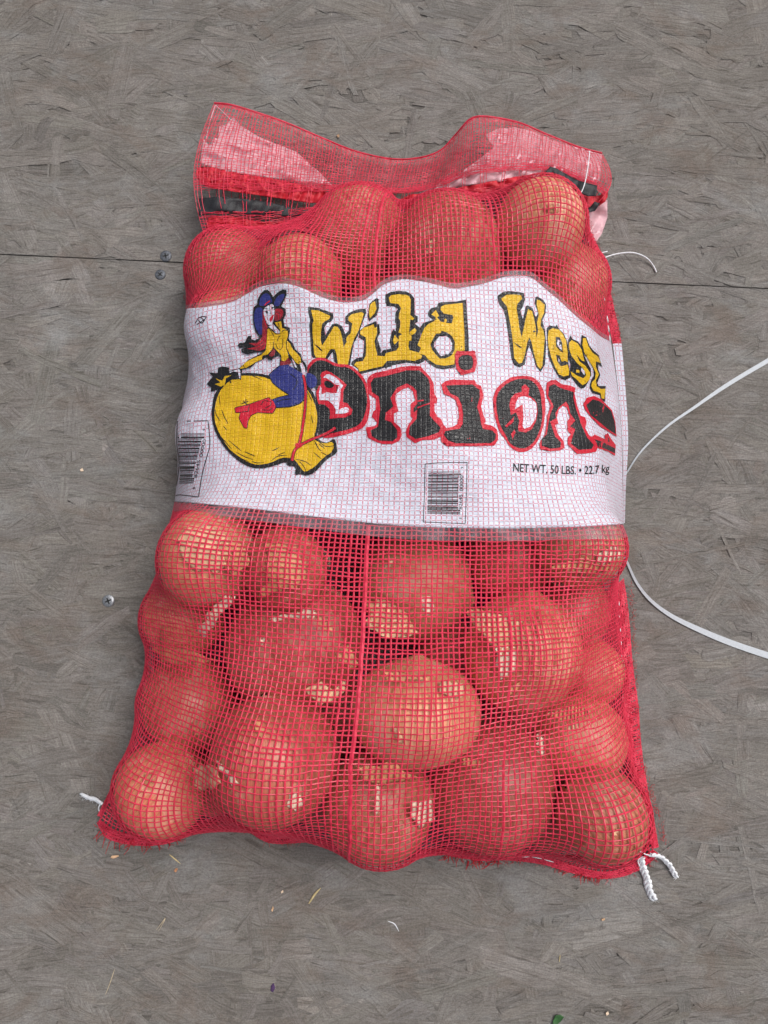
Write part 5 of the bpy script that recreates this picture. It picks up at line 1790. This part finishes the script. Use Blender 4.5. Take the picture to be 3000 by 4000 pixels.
# ------------------------------------------------------------------ litter on the boards
def bit(name, outline, mat, label, cat, z=.0016, curl=.0012):
    outline = np.asarray(outline, float)
    outline = outline.mean(0) + (outline - outline.mean(0)) * .8
    V, F = triangulate(outline, 3)
    cen = V.mean(0)
    d = np.linalg.norm(V - cen, axis=1)
    P = at(V[:, 0], V[:, 1], z + curl * (d / d.max()) ** 2)
    o = link(name, mesh(name, P, F), mat)
    m = o.modifiers.new('thick', 'SOLIDIFY')
    m.thickness = .0003
    tag(o, label, cat)


bit('onion_skin_flake', [(563, 804), (570, 800), (576, 804), (577, 811), (568, 812)], PEEL_R, 'tiny russet skin flake on the boards left of the black drawstring', 'skin flake')
bit('onion_skin_flake', [(726, 292), (732, 288), (735, 294), (730, 299)], PEEL, 'tiny tan skin flake on the boards above the flap', 'skin flake')
bit('onion_skin_flake', [(172, 1014), (178, 1009), (182, 1018), (174, 1020)], PEEL_W, 'tiny pale skin flake on the boards left of the label', 'skin flake')
bit('onion_skin_flake', [(240, 1822 + 26), (258, 1846), (259, 1850), (243, 1856), (236, 1853)], PEEL, 'small tan skin flake just below the bottom left corner of the sack', 'skin flake')
bit('onion_skin_flake', [(374, 1882), (380, 1874), (386, 1876), (380, 1886)], PEEL_R, 'small pinkish skin flake below the bottom hem, left side', 'skin flake')
bit('onion_skin_flake', [(606, 1926), (612, 1921), (613, 1928), (607, 1931)], PEEL_W, 'tiny white skin flake below the bottom middle bulge', 'skin flake')
bit('onion_skin_flake', [(585, 1966), (590, 1955), (592, 1962), (588, 1972)], PEEL, 'narrow pale skin flake on the boards below the bottom middle', 'skin flake')
bit('onion_skin_flake', [(1307, 2188), (1314, 2183), (1317, 2191), (1310, 2196)], PEEL_W, 'tiny white skin flake near the lower right corner', 'skin flake')
bit('onion_skin_flake', [(1298, 1985), (1307, 1982), (1308, 1988), (1300, 1990)], PEEL, 'tiny tan skin flake right of the long cord tail', 'skin flake')
bit('purple_scrap', [(584, 2128), (592, 2120), (596, 2134), (590, 2146), (583, 2142)], PURPLE, 'small dark purple scrap on the boards near the bottom edge', 'scrap', .0012, .0003)
bit('leaf_scrap', [(1192, 2206), (1198, 2190), (1212, 2188), (1222, 2194), (1214, 2206), (1206, 2212), (1198, 2230), (1188, 2226)], GREEN, 'dark green leaf scrap at the bottom edge of the boards', 'leaf', .002, .003)


def stem(pts, rad, mat, label, name='dry_stem'):
    mb = MB()
    p = path3([(x, y, .0016) for x, y in pts], 14)
    mb.tube(p, rad * np.sin(np.linspace(.4, math.pi - .2, 14)), 5)
    o = mb.build(name, mat)
    tag(o, label, 'dry stem', 'dry stems on the boards')


stem([(667, 1952), (680, 1932), (693, 1918)], .0012, STRAW, 'short yellow straw lying below the bottom middle bulge')
stem([(366, 1846), (378, 1856), (390, 1866)], .0007, STRAW, 'thin straw below the bottom left of the sack, dark line running from it')
stem([(338, 2008), (352, 1990), (358, 1982), (350, 1998), (342, 2012)], .0005, ROOT, 'pale looped root fibre on the boards, lower left')
stem([(228, 2148), (238, 2122), (248, 2092)], .0005, ROOT, 'thin grey twig near the lower left corner')
stem([(838, 1990), (852, 1996), (862, 2012)], .0006, COTTON, 'curved white fibre below the right of the sack')
stem([(1208, 2078), (1210, 2062)], .0005, STRAW, 'tiny upright straw below the pale strand, lower right')
